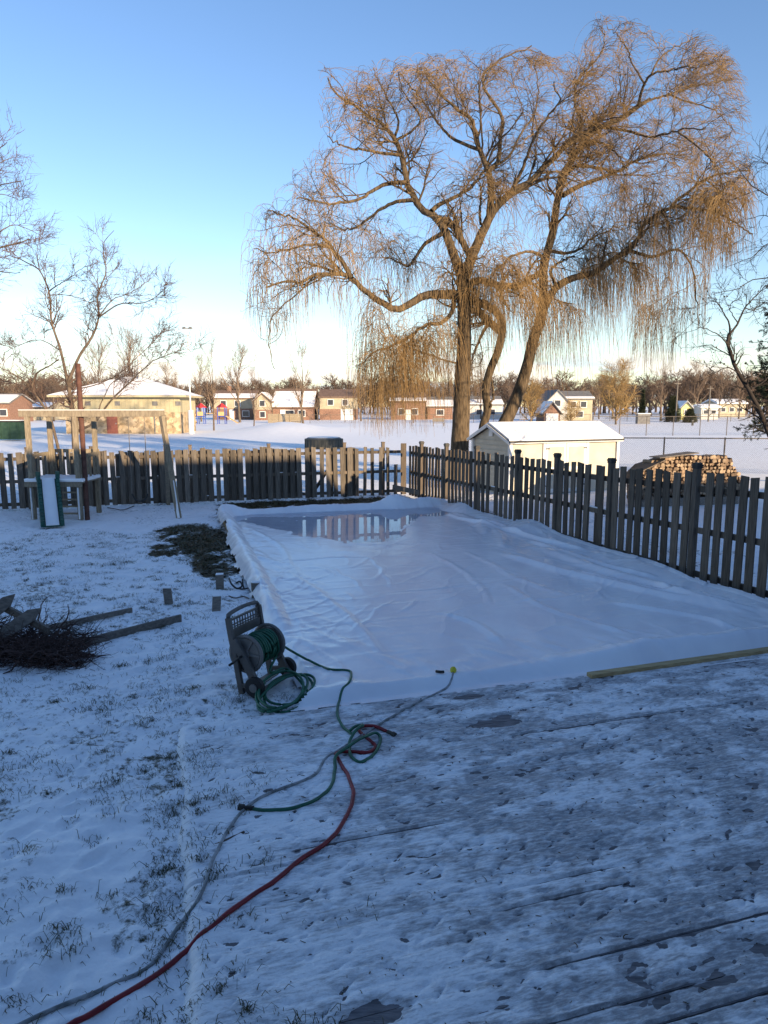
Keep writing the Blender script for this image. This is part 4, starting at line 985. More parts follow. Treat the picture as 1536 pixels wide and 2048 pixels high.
# ------------------------------------------------------------------ trees
tr_ = np.random.default_rng(99)
def grow(st, d, ln, r0, n, jit, up, tip=.35, wind=(0, 0, 0)):
    m = len(st); P = np.zeros((m, n, 3)); p = st.copy(); d = d / (np.linalg.norm(d, axis=1, keepdims=True) + 1e-9)
    up = np.broadcast_to(np.asarray(up, float), (m,)); wv = np.array(wind, float)
    for i in range(n):
        P[:, i] = p
        d = d + tr_.normal(0, jit, (m, 3)); d[:, 2] += up; d = d + wv
        d /= np.linalg.norm(d, axis=1, keepdims=True)
        p = p + d * (ln / (n - 1))[:, None]
    return P, r0[:, None] * np.linspace(1, tip, n)[None]
def sprout(P, Rr, per, t0, ang, lf, ljit=.35, rf=.6, up=.0, rmin=.004, per_len=False, tmax=1.0):
    """starting points, directions, lengths and radii of side shoots along the branches P"""
    m, n, _ = P.shape; L_ = np.linalg.norm(np.diff(P, axis=1), axis=2).sum(1)
    cnt = np.maximum(1, np.round(per * L_ + tr_.uniform(-.5, .5, m))).astype(int) if per_len else np.full(m, per)
    b = np.repeat(np.arange(m), cnt); k = len(b); t = t0 + (tmax - t0) * tr_.random(k); f = t * (n - 1); i = np.minimum(f.astype(int), n - 2); q = (f - i)[:, None]
    st = P[b, i] * (1 - q) + P[b, i + 1] * q; tg = P[b, i + 1] - P[b, i]; tg /= np.linalg.norm(tg, axis=1, keepdims=True) + 1e-9
    rv_ = tr_.normal(0, 1, (k, 3)); rv_ -= (rv_ * tg).sum(1, keepdims=True) * tg; rv_ /= np.linalg.norm(rv_, axis=1, keepdims=True)
    a = tr_.normal(ang, .22, k)[:, None]; d = tg * np.cos(a) + rv_ * np.sin(a); d[:, 2] += up
    r = Rr[b, i]; ln = lf * tr_.uniform(1 - ljit, 1 + ljit, k) * (1.15 - .55 * t)
    return st, d, ln, np.maximum(r * rf, rmin), b
m_bark = M('willow_bark', (.052, .037, .023), (.135, .098, .060), scale=3.2, stretch=(4, 4, 1), rough=.9, bump=.8, bscale=5, bdist=.05)
m_wbranch = M('willow_branch_bark', (.055, .039, .026), (.12, .087, .055), scale=3, rough=.9, bump=.3)
m_wtwig = M('willow_twig', (.18, .112, .048), (.32, .205, .088), scale=.35, rough=.7)
m_bark2 = M('grey_brown_bark', (.075, .056, .042), (.15, .115, .088), scale=5, rough=.9, bump=.4)
m_twig2 = M('red_brown_twig', (.085, .054, .044), (.15, .098, .075), scale=.8, rough=.8)
m_dbark = M('dark_shaded_bark', (.022, .017, .014), (.045, .036, .03), scale=5, rough=.9, bump=.4)  # the leaning sapling's shade is put into this dark bark colour
m_gtwig = M('far_twig', (.15, .105, .075), (.24, .175, .125), scale=.2, rough=.85)

# ---- the willow: limbs traced as paths, each with its own depth
WD = 26.0
def wl(pts, r0, r1, d0=0., d1=0.):
    return pts, r0, r1, d0, d1
K = .7005
LIMBS = [
 wl([(654, 1335), (656, 1235), (660, 1150), (663, 1050), (668, 950), (668, 850), (665, 780), (668, 735)], .37, .215),
 wl([(668, 760), (640, 690), (615, 620), (590, 580), (550, 555), (525, 520), (505, 470), (490, 400), (460, 340), (420, 300), (350, 260), (300, 220), (275, 180)], .19, .025, 0, 1.5),
 wl([(685, 690), (660, 640), (640, 603), (595, 582)], .11, .13, 0, .3),
 wl([(505, 478), (450, 482), (400, 505), (370, 525), (300, 540), (240, 530), (190, 525)], .085, .02, .5, -2),
 wl([(525, 528), (470, 535), (420, 562), (370, 600), (330, 612), (270, 590)], .075, .02, .3, 2.5),
 wl([(575, 560), (600, 540), (660, 510), (700, 480), (735, 430), (770, 390)], .085, .03, .2, 2.5),
 wl([(490, 400), (440, 395), (380, 385), (330, 378), (280, 350)], .065, .018, .8, -1.5),
 wl([(470, 350), (480, 300), (440, 220), (405, 150)], .05, .015, .9, 3),
 wl([(470, 360), (520, 330), (545, 290), (500, 230), (480, 165)], .05, .015, .8, -1),
 wl([(672, 745), (690, 690), (712, 640), (740, 580), (762, 545), (800, 510), (850, 480), (880, 450), (930, 400), (1000, 345), (1060, 318), (1120, 290)], .20, .045, 0, -1.8),
 wl([(742, 575), (745, 500), (735, 440), (712, 380), (700, 330), (690, 300), (640, 262), (600, 220), (560, 170)], .14, .025, 0, -1.2),
 wl([(735, 445), (765, 420), (772, 350), (780, 300), (752, 250), (722, 200), (740, 150), (800, 110), (860, 95)], .085, .02, -.4, 1.2),
 wl([(760, 430), (800, 400), (830, 340), (870, 280), (880, 200), (870, 130)], .05, .015, 0, 2.5),
 wl([(800, 512), (830, 450), (850, 400), (870, 350), (905, 290), (942, 240), (920, 190)], .07, .018, -.6, -3),
 wl([(712, 385), (660, 365), (620, 340), (582, 290), (522, 210), (482, 165)], .065, .018, -.4, 2.2),
 wl([(716, 600), (713, 560), (718, 520), (712, 482)], .05, .03, 0, -.6),
 wl([(662, 800), (610, 798), (560, 800), (520, 820), (480, 840), (430, 820), (390, 790), (345, 750), (320, 740), (280, 738), (240, 745), (200, 765), (150, 760), (100, 775)], .18, .025, 0, -2.8),
 wl([(347, 752), (325, 710), (300, 680), (280, 650), (240, 620), (200, 590), (160, 570), (110, 560)], .09, .02, -1.5, -.5),
 wl([(285, 662), (240, 655), (190, 662), (150, 672), (110, 680), (70, 665)], .05, .015, -1.4, -3.2),
 wl([(240, 745), (200, 790), (150, 830), (120, 870), (112, 940), (125, 1010)], .03, .010, -2, -2.4),
 wl([(640, 805), (632, 850), (600, 880), (560, 885), (530, 905), (490, 930), (450, 950), (400, 970), (370, 1000)], .09, .02, 0, -2.2),
 wl([(530, 905), (500, 960), (470, 1010), (440, 1050)], .04, .012, -1.2, -1),
 wl([(652, 995), (610, 985), (570, 970), (530, 958), (480, 925)], .04, .012, 0, -1.8),
 wl([(604, 625), (560, 652), (530, 690), (510, 716), (470, 700), (430, 690)], .085, .02, 0, 1.8),
 wl([(676, 780), (710, 757), (760, 770), (820, 775), (860, 752), (892, 735)], .12, .10, 0, .9),
 wl([(715, 1310), (720, 1190), (735, 1130), (730, 1070), (745, 1010), (765, 960), (778, 890), (762, 850), (730, 830), (684, 818)], .17, .13, 1.3, .1),
 wl([(775, 905), (745, 882), (712, 850), (680, 838)], .15, .12, 1.1, .1),
 wl([(735, 885), (715, 920), (700, 960), (680, 1012)], .07, .02, 1.0, 1.6),
 wl([(742, 1020), (752, 1080), (745, 1120)], .05, .04, 1.2, .9),
 wl([(745, 1320), (770, 1195), (785, 1165), (820, 1090), (850, 1000), (865, 930), (890, 860), (895, 800), (895, 730), (905, 680), (920, 630), (930, 560), (940, 500), (947, 460), (980, 410), (1010, 360), (1060, 320), (1120, 295), (1165, 262), (1200, 240)], .30, .06, 1.0, .8),
 wl([(888, 850), (930, 780), (980, 750), (1040, 735), (1090, 700), (1140, 672), (1165, 640), (1180, 600), (1220, 570), (1260, 545), (1310, 500), (1370, 465), (1430, 450), (1490, 445)], .16, .02, .8, -2.2),
 wl([(1260, 545), (1320, 553), (1380, 560), (1440, 590), (1490, 632)], .055, .018, -1, -3),
 wl([(1140, 672), (1200, 690), (1240, 680), (1270, 668), (1300, 690), (1325, 740), (1332, 820), (1340, 890)], .065, .014, -.2, 1.8),
 wl([(908, 672), (960, 680), (1010, 662), (1030, 640), (1080, 615), (1130, 600)], .07, .018, .8, 3),
 wl([(940, 525), (960, 455), (1000, 430), (1060, 440), (1100, 450)], .085, .05, .8, 1.4),
 wl([(950, 515), (990, 492), (1040, 472), (1100, 450), (1170, 412), (1240, 395), (1300, 402)], .10, .02, .8, 2.4),
 wl([(1000, 352), (1002, 300), (985, 250), (995, 180), (1060, 110), (1072, 45)], .07, .014, .8, 1.8),
 wl([(1165, 262), (1178, 210), (1200, 172), (1260, 158), (1330, 148)], .06, .015, .8, -1),
 wl([(1060, 320), (1130, 330), (1200, 348), (1280, 330), (1360, 325)], .06, .015, .8, -2.2),
 wl([(1120, 290), (1180, 250), (1250, 228), (1330, 200), (1420, 190)], .055, .015, .8, 2.8),
 wl([(1015, 360), (1060, 365), (1110, 400), (1130, 445)], .045, .018, .8, -1.4),
 wl([(1200, 175), (1230, 120), (1285, 85), (1340, 62)], .035, .012, .6, 2),
 wl([(1185, 200), (1150, 140), (1130, 90), (1080, 30)], .035, .012, .6, -1.4),
 wl([(897, 692), (860, 676), (810, 686), (770, 720), (735, 762)], .06, .018, .8, -1.4),
 wl([(930, 770), (915, 730), (950, 700), (985, 690)], .06, .03, .8, 2.4),
 wl([(1360, 470), (1390, 500), (1395, 545)], .03, .012, -1.5, -2),
 wl([(1250, 225), (1310, 250), (1380, 270), (1440, 330)], .035, .012, 1.5, 1),
 wl([(1280, 335), (1340, 380), (1390, 440), (1420, 520)], .03, .012, -1.5, -3),
]
TRUNKS = (0, 25, 29)
def poly_in(poly, px, py):
    inside = np.zeros(px.shape, bool); n = len(poly); j = n - 1
    for i in range(n):
        xi, yi = poly[i]; xj, yj = poly[j]
        c = ((yi > py) != (yj > py)) & (px < (xj - xi) * (py - yi) / (yj - yi + 1e-9) + xi); inside ^= c; j = i
    return inside
CROWN = [(488, 430), (545, 385), (590, 330), (632, 250), (636, 120), (700, 130), (760, 118), (830, 118), (900, 100), (960, 88), (1060, 88), (1110, 115), (1160, 85), (1190, 28), (1270, 28), (1310, 64), (1400, 55), (1455, 85), (1500, 165), (1512, 300), (1522, 420), (1522, 520), (1460, 545), (1425, 560), (1412, 700), (1395, 720), (1365, 725), (1340, 765), (1250, 785), (1200, 832), (1090, 835), (1035, 700), (965, 800), (925, 865), (860, 875), (780, 885), (690, 865), (688, 700), (650, 600), (600, 690), (540, 725), (480, 645), (478, 560)]
willow = thing('willow_tree', 'large bare weeping willow with golden hanging twigs behind the fences', 'tree', np.r_[D(920, 900, WD)[:2], 0])
limbs_P, limbs_R, tk = [], [], []
for li, (pts_, r0, r1, d0, d1) in enumerate(LIMBS):
    n = len(pts_); W3 = [D(460 + zx * K, 30 + zy * K, WD + d0 + (d1 - d0) * (i / (n - 1)) ** 1.2) for i, (zx, zy) in enumerate(pts_)]
    if li in TRUNKS:
        S = smooth_path(W3, 44); S[:, :2] += .03 * np.stack([fbm(np.arange(44) * .3, np.zeros(44) + li, 5, 2) - .5, fbm(np.arange(44) * .3, np.zeros(44) + li + 9, 6, 2) - .5], 1)
        rr_ = r0 + (r1 - r0) * np.linspace(0, 1, 44) ** .8; rr_[:6] *= np.linspace(1.35, 1.0, 6)
        tk.append((S, rr_))
        MB().tube(S, list(rr_ * (1 + .10 * (fbm(np.arange(44) * .45, np.zeros(44) + li, 8, 2) - .5))), 18).build('trunk', m_bark, willow, smooth=True)
    S = smooth_path(W3, 26); S += tr_.normal(0, .035, S.shape) * np.linspace(0, 1, 26)[:, None]
    limbs_P.append(S); limbs_R.append(r0 + (r1 - r0) * np.linspace(0, 1, 26) ** .8)
LP, LR = np.array(limbs_P), np.array(limbs_R)
nt_ = [i for i in range(len(LIMBS)) if i not in TRUNKS]
V_, F_ = tubes(LP[nt_], LR[nt_], 10); mesh_np('limb', V_, F_, m_bark, willow, smooth=True)
def keep_in(P, Rr, extra=0):
    px, py = proj(P[:, -1]); k = poly_in(CROWN, px, py); return P[k], Rr[k]
# second order branches
src = [i for i in range(len(LIMBS))]
ok_t = LP[src]
st, d, ln, r, b = sprout(LP, LR, 2.5, .30, .85, 1.75, .5, .42, .25, .010, per_len=True)
msk = ~np.isin(b, (0, 25)) | (st[:, 2] > 6.0); msk &= st[:, 2] > 3.2; msk &= (b != 29) | (st[:, 2] > 8.2)
P2, R2 = grow(st[msk], d[msk], ln[msk], np.minimum(r[msk], .05), 9, .16, .035, .35)
P2, R2 = keep_in(P2, R2)
st, d, ln, r, b = sprout(P2, R2, 8, .15, .8, .80, .5, .55, .10, .006)
P3, R3 = grow(st, d, ln, r, 7, .30, .02, .5); P3, R3 = keep_in(P3, R3)
V2, F2 = tubes(P2, R2, 6); V3, F3 = tubes(P3, R3, 4); V_, F_ = cat([(V2, F2), (V3, F3)])
mesh_np('branches', V_, F_, m_wbranch, willow, smooth=True)
# hanging twigs
def twigs(P, Rr, per, t0, keepf=1.0):
    st, d, ln, r, b = sprout(P, Rr, per, t0, .6, 1.0, .0, .5, .18, .004)
    px, py = proj(st); cl = tr_.beta(.8, .8, len(P)) * 1.55; k = tr_.random(len(st)) < cl[b] * (np.where((px < 700) & (py > 330), .42, 1.0) * np.where(py > 560, .7, 1.0)); st, d = st[k], d[k]; m = len(st)
    px, py = proj(st); z = st[:, 2]
    low = 1 - sstep(6.5, 11.5, z)
    ln = tr_.gamma(3.2, .27, m) * (.75 + 1.35 * low) + .18
    ln = np.where(px < 690, ln * .85, ln); ln = ln * (.74 + .26 * low)
    P4 = np.zeros((m, 9, 3)); p = st.copy(); d = d / np.linalg.norm(d, axis=1, keepdims=True)
    g_ = (.20 + .42 * low) * tr_.uniform(.6, 1.4, m); wx_ = tr_.normal(.05, .05, m) * (1 - .6 * low)
    for i in range(9):
        P4[:, i] = p
        d = d + tr_.normal(0, 1, (m, 3)) * (.13 - .05 * low)[:, None]; d[:, 2] -= g_ * (ln / 1.1).clip(.5, 1.2); d[:, 0] += wx_ + .03; d /= np.linalg.norm(d, axis=1, keepdims=True)
        p = p + d * (ln / 8)[:, None]
    rr_ = tr_.uniform(.0044, .0078, m)[:, None] * np.linspace(1, .55, 9)[None]
    tx, ty = proj(P4[:, -1]); kk = poly_in(CROWN, tx, ty) & (P4[:, -1, 2] > 1.6)
    return P4[kk], rr_[kk]
A3, B3 = twigs(P3, R3, 10, .1); A2, B2 = twigs(P2, R2, 6, .2); A1, B1 = twigs(LP[[i for i in range(len(LIMBS)) if i not in (0, 25, 29, 2, 15, 24, 26)]], LR[[i for i in range(len(LIMBS)) if i not in (0, 25, 29, 2, 15, 24, 26)]], 22, .35)
# long curtains
cur = []
for c0, c1, y0_, n_, l0, l1, dd_ in ((700, 900, 720, 140, .8, 3.0, (-2.5, -.3)), (690, 790, 700, 80, 1.2, 3.5, (-3, -1)), (720, 850, 790, 60, .6, 1.2, (-2.5, -.5)), (1120, 1340, 640, 420, 1.4, 3.2, (-2, 1.5)), (1060, 1180, 700, 120, .8, 2.6, (1.2, 3.5)), (1150, 1320, 560, 360, 1.0, 2.6, (-2, 2)), (1370, 1412, 560, 60, 1.2, 2.6, (-1, 1.5)), (520, 700, 575, 45, .8, 2.0, (-2.6, -1)), (500, 560, 600, 12, 1.0, 2.2, (-2.6, -1.6)), (1250, 1320, 420, 130, 1.0, 3.0, (-2, 0)), (760, 900, 760, 200, .6, 1.6, (-2, 0)), (1440, 1510, 470, 90, .5, 1.1, (-3, -1)), (540, 552, 640, 16, 1.6, 2.2, (-2.4, -2)), (572, 590, 640, 14, 1.2, 2.0, (-2.4, -2))):
    xs = tr_.uniform(c0, c1, n_); ys = y0_ + tr_.normal(0, 45, n_); ds = WD + tr_.uniform(*dd_, n_)
    s0 = np.stack([D(a, b_, c) for a, b_, c in zip(xs, ys, ds)]); cur.append((s0, tr_.uniform(l0, l1, n_)))
s0 = np.concatenate([a for a, b_ in cur]); ln = np.concatenate([b_ for a, b_ in cur]); m = len(s0)
# each curtain twig starts on the nearest branch
Ball = np.concatenate([P2.reshape(-1, 3), P3.reshape(-1, 3), LP[nt_].reshape(-1, 3)])
for i in range(m):
    q = ((Ball - s0[i]) ** 2).sum(1); j = np.argpartition(q, 70)[:70]
    s0[i] = Ball[j[tr_.integers(70)]]
P5 = np.zeros((m, 11, 3)); p = s0.copy(); d = np.stack([tr_.normal(0, .5, m), tr_.normal(0, .5, m), tr_.uniform(-.2, .3, m)], 1); sw = tr_.normal(.0, .02, m)
for i in range(11):
    P5[:, i] = p; d = d + tr_.normal(0, .06, (m, 3)); d[:, 2] -= .55; d[:, 0] += sw + .015; d /= np.linalg.norm(d, axis=1, keepdims=True); p = p + d * (ln / 10)[:, None]
tx, ty = proj(P5[:, -1]); kk = (P5[:, -1, 2] > 1.3) & poly_in(CROWN, tx, ty)
P5 = P5[kk]; R5 = tr_.uniform(.0042, .0075, len(P5))[:, None] * np.linspace(1, .6, 11)[None]
V_, F_ = cat([tubes(A3, B3, 3), tubes(A2, B2, 3), tubes(A1, B1, 3), tubes(P5, R5, 3)])
mesh_np('crown', V_, F_, m_wtwig, willow)
print('willow twigs', len(A3), len(A2), len(A1), len(P5))

# ---- other trees traced from their visible limbs
def traced_tree(name, label, base, limbs, mats, per2, l2, n3, l3, n4, l4, trunk_n=1, tk_=.68, up=.05, rmin=.006, droop=0., rt=.0045, seed=1, group=None):
    global tr_
    keep = tr_; tr_ = np.random.default_rng(seed)
    t = thing(name, label, 'tree', base, group)
    Ps, Rs = [], []
    for i, (pts_, r0, r1) in enumerate(limbs):
        S = smooth_path(pts_, 22); S += tr_.normal(0, .012, S.shape) * np.linspace(0, 1, 22)[:, None]; rr_ = (r0 + (r1 - r0) * np.linspace(0, 1, 22) ** .75) * tk_
        Ps.append(S); Rs.append(rr_)
        if i < trunk_n: MB().tube(S, list(rr_), 12).build('trunk', mats[0], t, smooth=True)
    P1, R1 = np.array(Ps), np.array(Rs)
    if len(limbs) > trunk_n:
        V_, F_ = tubes(P1[trunk_n:], R1[trunk_n:], 8); mesh_np('limb', V_, F_, mats[0], t, smooth=True)
    st, d, ln, r, b = sprout(P1, R1, per2, .25, .8, l2, .5, .5, .15, rmin, per_len=True); Pa, Ra = grow(st, d, ln, r, 8, .15, up)
    st, d, ln, r, b = sprout(Pa, Ra, n3, .15, .75, l3, .5, .6, .1, rt * 1.2); Pb, Rb = grow(st, d, ln, r, 6, .18, up)
    parts = [tubes(Pa, Ra, 5), tubes(Pb, Rb, 4)]
    if n4:
        st, d, ln, r, b = sprout(Pb, Rb, n4, .1, .7, l4, .5, .6, .05, rt); Pc, Rc = grow(st, d, ln, np.full(len(st), rt), 5, .15, up * .5 - droop); parts.append(tubes(Pc, Rc, 3))
    V_, F_ = cat(parts); mesh_np('crown', V_, F_, mats[1], t)
    tr_ = keep
    return t, (Pb if not n4 else Pc)
def px3(pts_, d, dy=0.): 
    n = len(pts_); return [D(a, b, d + dy * i / max(1, n - 1)) for i, (a, b) in enumerate(pts_)]
d = 22.5
limbs = [
 (px3([(152, 925), (150, 905), (147, 850), (142, 800), (136, 762)], d), .13, .085),
 (px3([(122, 925), (117, 900), (101, 837), (81, 803), (64, 776), (73, 749), (98, 732), (118, 718)], d, -.8), .085, .022),
 (px3([(136, 765), (120, 697), (103, 643), (98, 583), (79, 541), (49, 522), (20, 512)], d, 1), .08, .02),
 (px3([(136, 765), (159, 712), (183, 675), (198, 634), (194, 599), (202, 572), (213, 539), (206, 506), (210, 479), (227, 460)], d, -1), .085, .012),
 (px3([(198, 634), (240, 608), (290, 605), (330, 578)], d - .5, -1), .04, .010),
 (px3([(200, 630), (225, 600), (262, 585), (300, 560)], d - .5, 1.4), .03, .010),
 (px3([(98, 583), (108, 575), (140, 555), (170, 530)], d + .6, -1), .035, .010),
 (px3([(98, 590), (130, 590), (170, 600), (196, 625)], d + .5, -.8), .02, .012),
 (px3([(151, 864), (190, 844), (220, 803), (261, 762), (294, 732), (322, 715), (372, 698)], d, -1.4), .065, .012),
 (px3([(190, 842), (205, 800), (225, 765), (255, 748)], d, .8), .035, .012),
 (px3([(64, 776), (30, 750), (0, 735), (-30, 728)], d - .4, -1), .035, .012),
 (px3([(80, 800), (40, 770), (0, 760)], d - .2, 1), .03, .012),
 (px3([(120, 700), (80, 680), (40, 690), (10, 705)], d + .2, 1), .03, .010),
 (px3([(140, 780), (190, 770), (240, 745), (300, 690), (330, 660)], d, 1.4), .03, .010),
 (px3([(79, 541), (74, 510), (78, 480), (84, 465)], d + .8, .5), .02, .008),
]
traced_tree('bare_tree', 'bare forked tree rising behind the back fence beside the play set', np.r_[D(150, 905, d)[:2], 0], limbs, (m_bark2, m_twig2), 4.2, .75, 5, .5, 4, .32, trunk_n=2, rt=.0050, seed=31)
d = 20
limbs = [
 (px3([(-330, 1000), (-320, 800), (-300, 600), (-250, 480)], d), .22, .12),
 (px3([(-300, 600), (-200, 520), (-100, 500), (-30, 500), (30, 488), (60, 478)], d), .10, .025),
 (px3([(-250, 490), (-150, 420), (-60, 400), (0, 372), (45, 362)], d, -1), .08, .015),
 (px3([(-250, 480), (-180, 380), (-100, 330), (-20, 330), (25, 315)], d, 1), .08, .012),
 (px3([(-160, 400), (-80, 340), (-20, 310), (15, 285)], d, -1), .05, .010),
 (px3([(-100, 500), (-40, 530), (10, 545), (40, 545)], d, -1), .05, .012),
 (px3([(-60, 500), (-10, 470), (30, 450), (80, 470)], d, 1), .04, .010),
 (px3([(-40, 400), (0, 388), (40, 400)], d, 1), .03, .010),
]
traced_tree('bare_tree', 'bare tree whose twigs reach in from beyond the left edge high above the fence', np.r_[D(-325, 950, d)[:2], 0], limbs, (m_bark2, m_twig2), 4.2, .9, 5, .55, 3, .3, rt=.005, seed=32)
d = 16
limbs = [
 (px3([(1640, 1040), (1580, 940), (1536, 865), (1517, 816), (1499, 783), (1476, 742), (1461, 710), (1455, 690), (1460, 666)], d), .115, .05),
 (px3([(1460, 668), (1476, 646), (1490, 616), (1522, 581), (1545, 560)], d, 1), .042, .012),
 (px3([(1460, 668), (1458, 646), (1443, 619), (1429, 596)], d, -1), .035, .010),
 (px3([(1456, 690), (1440, 672), (1411, 657), (1394, 654)], d, -.6), .025, .008),
 (px3([(1461, 712), (1440, 700), (1420, 690), (1400, 692)], d, .8), .022, .008),
 (px3([(1480, 748), (1455, 735), (1430, 745), (1410, 750)], d, -.8), .022, .008),
 (px3([(1499, 780), (1480, 775), (1462, 771)], d), .028, .012),
 (px3([(1502, 778), (1525, 765), (1545, 748)], d, .5), .03, .012),
 (px3([(1520, 820), (1490, 800), (1450, 812), (1420, 830)], d, -.6), .02, .008),
 (px3([(1476, 646), (1460, 620), (1465, 600)], d, -.6), .02, .008),
 (px3([(1490, 616), (1505, 620), (1530, 615)], d, .6), .02, .008),
]
tt, ends = traced_tree('leafy_sapling', 'dark leaning young tree with a few dry leaves at the right edge', np.r_[D(1590, 960, d)[:2], 0], limbs, (m_dbark, m_dbark), 3.4, .55, 4, .3, 2, .18, rt=.0035, seed=33)
er = np.random.default_rng(3); q = ends[er.random(len(ends)) < .42][:, -1]; n = len(q); a = er.uniform(0, 6.28, n); s = er.uniform(.012, .028, n)
e1 = np.stack([np.cos(a) * .4, np.sin(a) * .4, -er.uniform(.6, 1.2, n)], 1) * s[:, None] * 1.6; e2 = np.stack([-np.sin(a), np.cos(a), er.uniform(-.3, .3, n)], 1) * s[:, None]
V_ = np.stack([q, q + e1 * .5 - e2, q + e1, q + e1 * .5 + e2], 1).reshape(-1, 3)
m_dleaf = M('dry_leaf', (.035, .024, .014), (.09, .055, .025), scale=2, rough=.8)
mesh_np('leaves', V_, np.arange(n * 4).reshape(-1, 4), m_dleaf, tt)
d = 18
limbs = [
 (px3([(1830, 1000), (1820, 800), (1790, 600), (1760, 460)], d), .2, .12),
 (px3([(1770, 500), (1650, 420), (1580, 405), (1536, 391), (1505, 373), (1487, 353), (1475, 335)], d, -1), .07, .010),
 (px3([(1770, 520), (1650, 460), (1590, 470), (1536, 487), (1505, 514), (1476, 525), (1452, 534)], d, .5), .06, .008),
 (px3([(1780, 560), (1680, 560), (1600, 545), (1536, 555), (1505, 560), (1476, 578), (1426, 588)], d, -.5), .055, .008),
 (px3([(1760, 460), (1680, 370), (1600, 340), (1545, 330), (1510, 310)], d, 1), .06, .008),
 (px3([(1650, 420), (1580, 440), (1530, 430), (1495, 440)], d, 1), .035, .008),
 (px3([(1680, 560), (1600, 600), (1545, 600), (1500, 625), (1470, 630)], d, .6), .035, .008),
]
traced_tree('bare_tree', 'bare dark tree whose branches reach in from beyond the right edge', np.r_[D(1830, 950, d)[:2], 0], limbs, (m_dbark, m_dbark), 3.0, .75, 4, .42, 2, .25, rt=.004, seed=34, up=.02)

# ---- conifer at the right edge
m_needle = M('dark_needles', (.010, .020, .012), (.028, .045, .022), scale=2, rough=.7)
cb = np.r_[D(1606, 900, 25)[:2], 0]
con = thing('conifer_tree', 'dark green conifer at the right edge behind the side fence', 'tree', cb)
MB().tube([cb + [0, 0, -.1], cb + [0, 0, 5], cb + [0, 0, 11]], [.14, .10, .02], 10).build('trunk', m_dbark, con, smooth=True)
cr_ = np.random.default_rng(6); m = 620; zc = cr_.uniform(1.9, 10.8, m); a = cr_.uniform(0, 6.28, m); rl = (2.15 * (1 - (zc / 11.3) ** 1.7) + .15) * cr_.uniform(.65, 1.1, m)
st = np.c_[np.full(m, cb[0]), np.full(m, cb[1]), zc]; dr = np.stack([np.cos(a), np.sin(a), cr_.uniform(-.25, .2, m)], 1)
keep = tr_; tr_ = cr_
Pc, Rc = grow(st, dr, rl, np.full(m, .018), 7, .10, -.01)
s2, d2, l2_, r2_, _b = sprout(Pc, Rc, 9, .25, .8, .34, .4, .5, .0, .004); Pd, Rd = grow(s2, d2, l2_, r2_, 4, .12, .0)
V_, F_ = cat([tubes(Pc, Rc, 4), tubes(Pd, Rd, 3)]); mesh_np('branches', V_, F_, m_dbark, con)
s3, d3, l3_, r3_, _b = sprout(Pd, Rd, 26, .1, .9, .07, .3, .5, .1, .002)
s3b, d3b, l3b, r3b, _b = sprout(Pc, Rc, 16, .35, .9, .08, .3, .5, .1, .002)
s3, d3, l3_ = np.r_[s3, s3b], np.r_[d3, d3b], np.r_[l3_, l3b]
P_, R_ = grow(s3, d3, l3_ * 1.2, np.full(len(s3), .0075), 2, .05, 0, .4); V_, F_ = tubes(P_, R_, 3); mesh_np('needles', V_, F_, m_needle, con)
tr_ = keep

# ---- free-standing far bare trees, built once and copied
def bare_proto(name, h, spread, seed, mats, n1=11, n2=6, n3=6, rt=.02, ang=.55, clear=.22, pend=0.):
    global tr_
    keep = tr_; tr_ = np.random.default_rng(seed)
    V0 = np.array([[0, 0, -.1], [tr_.normal(0, .03) * h, 0, .35 * h], [tr_.normal(0, .03) * h, tr_.normal(0, .03) * h, .7 * h], [tr_.normal(0, .05) * h, 0, h * .97]])
    S = smooth_path(V0, 14); r_ = .022 * h * np.linspace(1, .12, 14) ** 1.0
    P1, R1 = S[None], r_[None]
    st, d, ln, r, b = sprout(P1, R1, n1, clear, ang, spread, .3, .55, .25, rt); Pa, Ra = grow(st, d, ln, r, 9, .10, .06)
    st, d, ln, r, b = sprout(Pa, Ra, n2, .2, .6, spread * .48, .4, .6, .12, rt * .8); Pb, Rb = grow(st, d, ln, r, 7, .12, .05 - pend)
    st, d, ln, r, b = sprout(Pb, Rb, n3, .15, .55, spread * .24, .4, .6, .06, rt * .6); Pc, Rc = grow(st, d, ln, r, 5, .12, .04 - pend * 2)
    tr_ = keep
    return tubes(P1, R1, 8), cat([tubes(Pa, Ra, 5), tubes(Pb, Rb, 4), tubes(Pc, Rc, 3)])
PROTO = {}
def far_tree(key, name, label, px, py_base, d, h, rot=0., group=None, mats=None, sx_=1.0, **kw):
    b = D(px, py_base, d); b[2] = 0
    if key not in PROTO:
        (v1, f1), (v2, f2) = bare_proto(name, 10., kw.get('spread', 4.2), kw.get('seed', 1), mats, **{k: v for k, v in kw.items() if k not in ('spread', 'seed')})
        t = thing(name, label, 'tree', (0, 0, 0), group)
        a = mesh_np('trunk', v1, f1, mats[0], t, smooth=True); c = mesh_np('crown', v2, f2, mats[1], t)
        PROTO[key] = (t, a, c)
    else:
        t0, a0, c0 = PROTO[key]
        t = t0.copy(); t.name = name; COL.objects.link(t)
        for q in (a0, c0):
            e = q.copy(); COL.objects.link(e); e.parent = t
        tag(t, label, 'tree', group)
    t.location = tuple(b); t.rotation_euler = (0, 0, rot); t.scale = (h / 10 * sx_, h / 10 * sx_, h / 10)
    return t
ft_m = (m_bark2, m_gtwig)
GT = 'bare trees beyond the field'
far_tree('a', 'bare_tree', 'rounded bare tree with many upright stems left of the snowy roofed house', 480, 846, 118, 10.3, 0, GT, ft_m, spread=4.6, seed=51, n1=16, ang=.42, clear=.12, rt=.022)
far_tree('b', 'bare_tree', 'slender bare tree standing in front of the snowy roofed house', 606, 842, 112, 9.6, .4, GT, ft_m, spread=4.4, seed=52, n1=12, rt=.022)
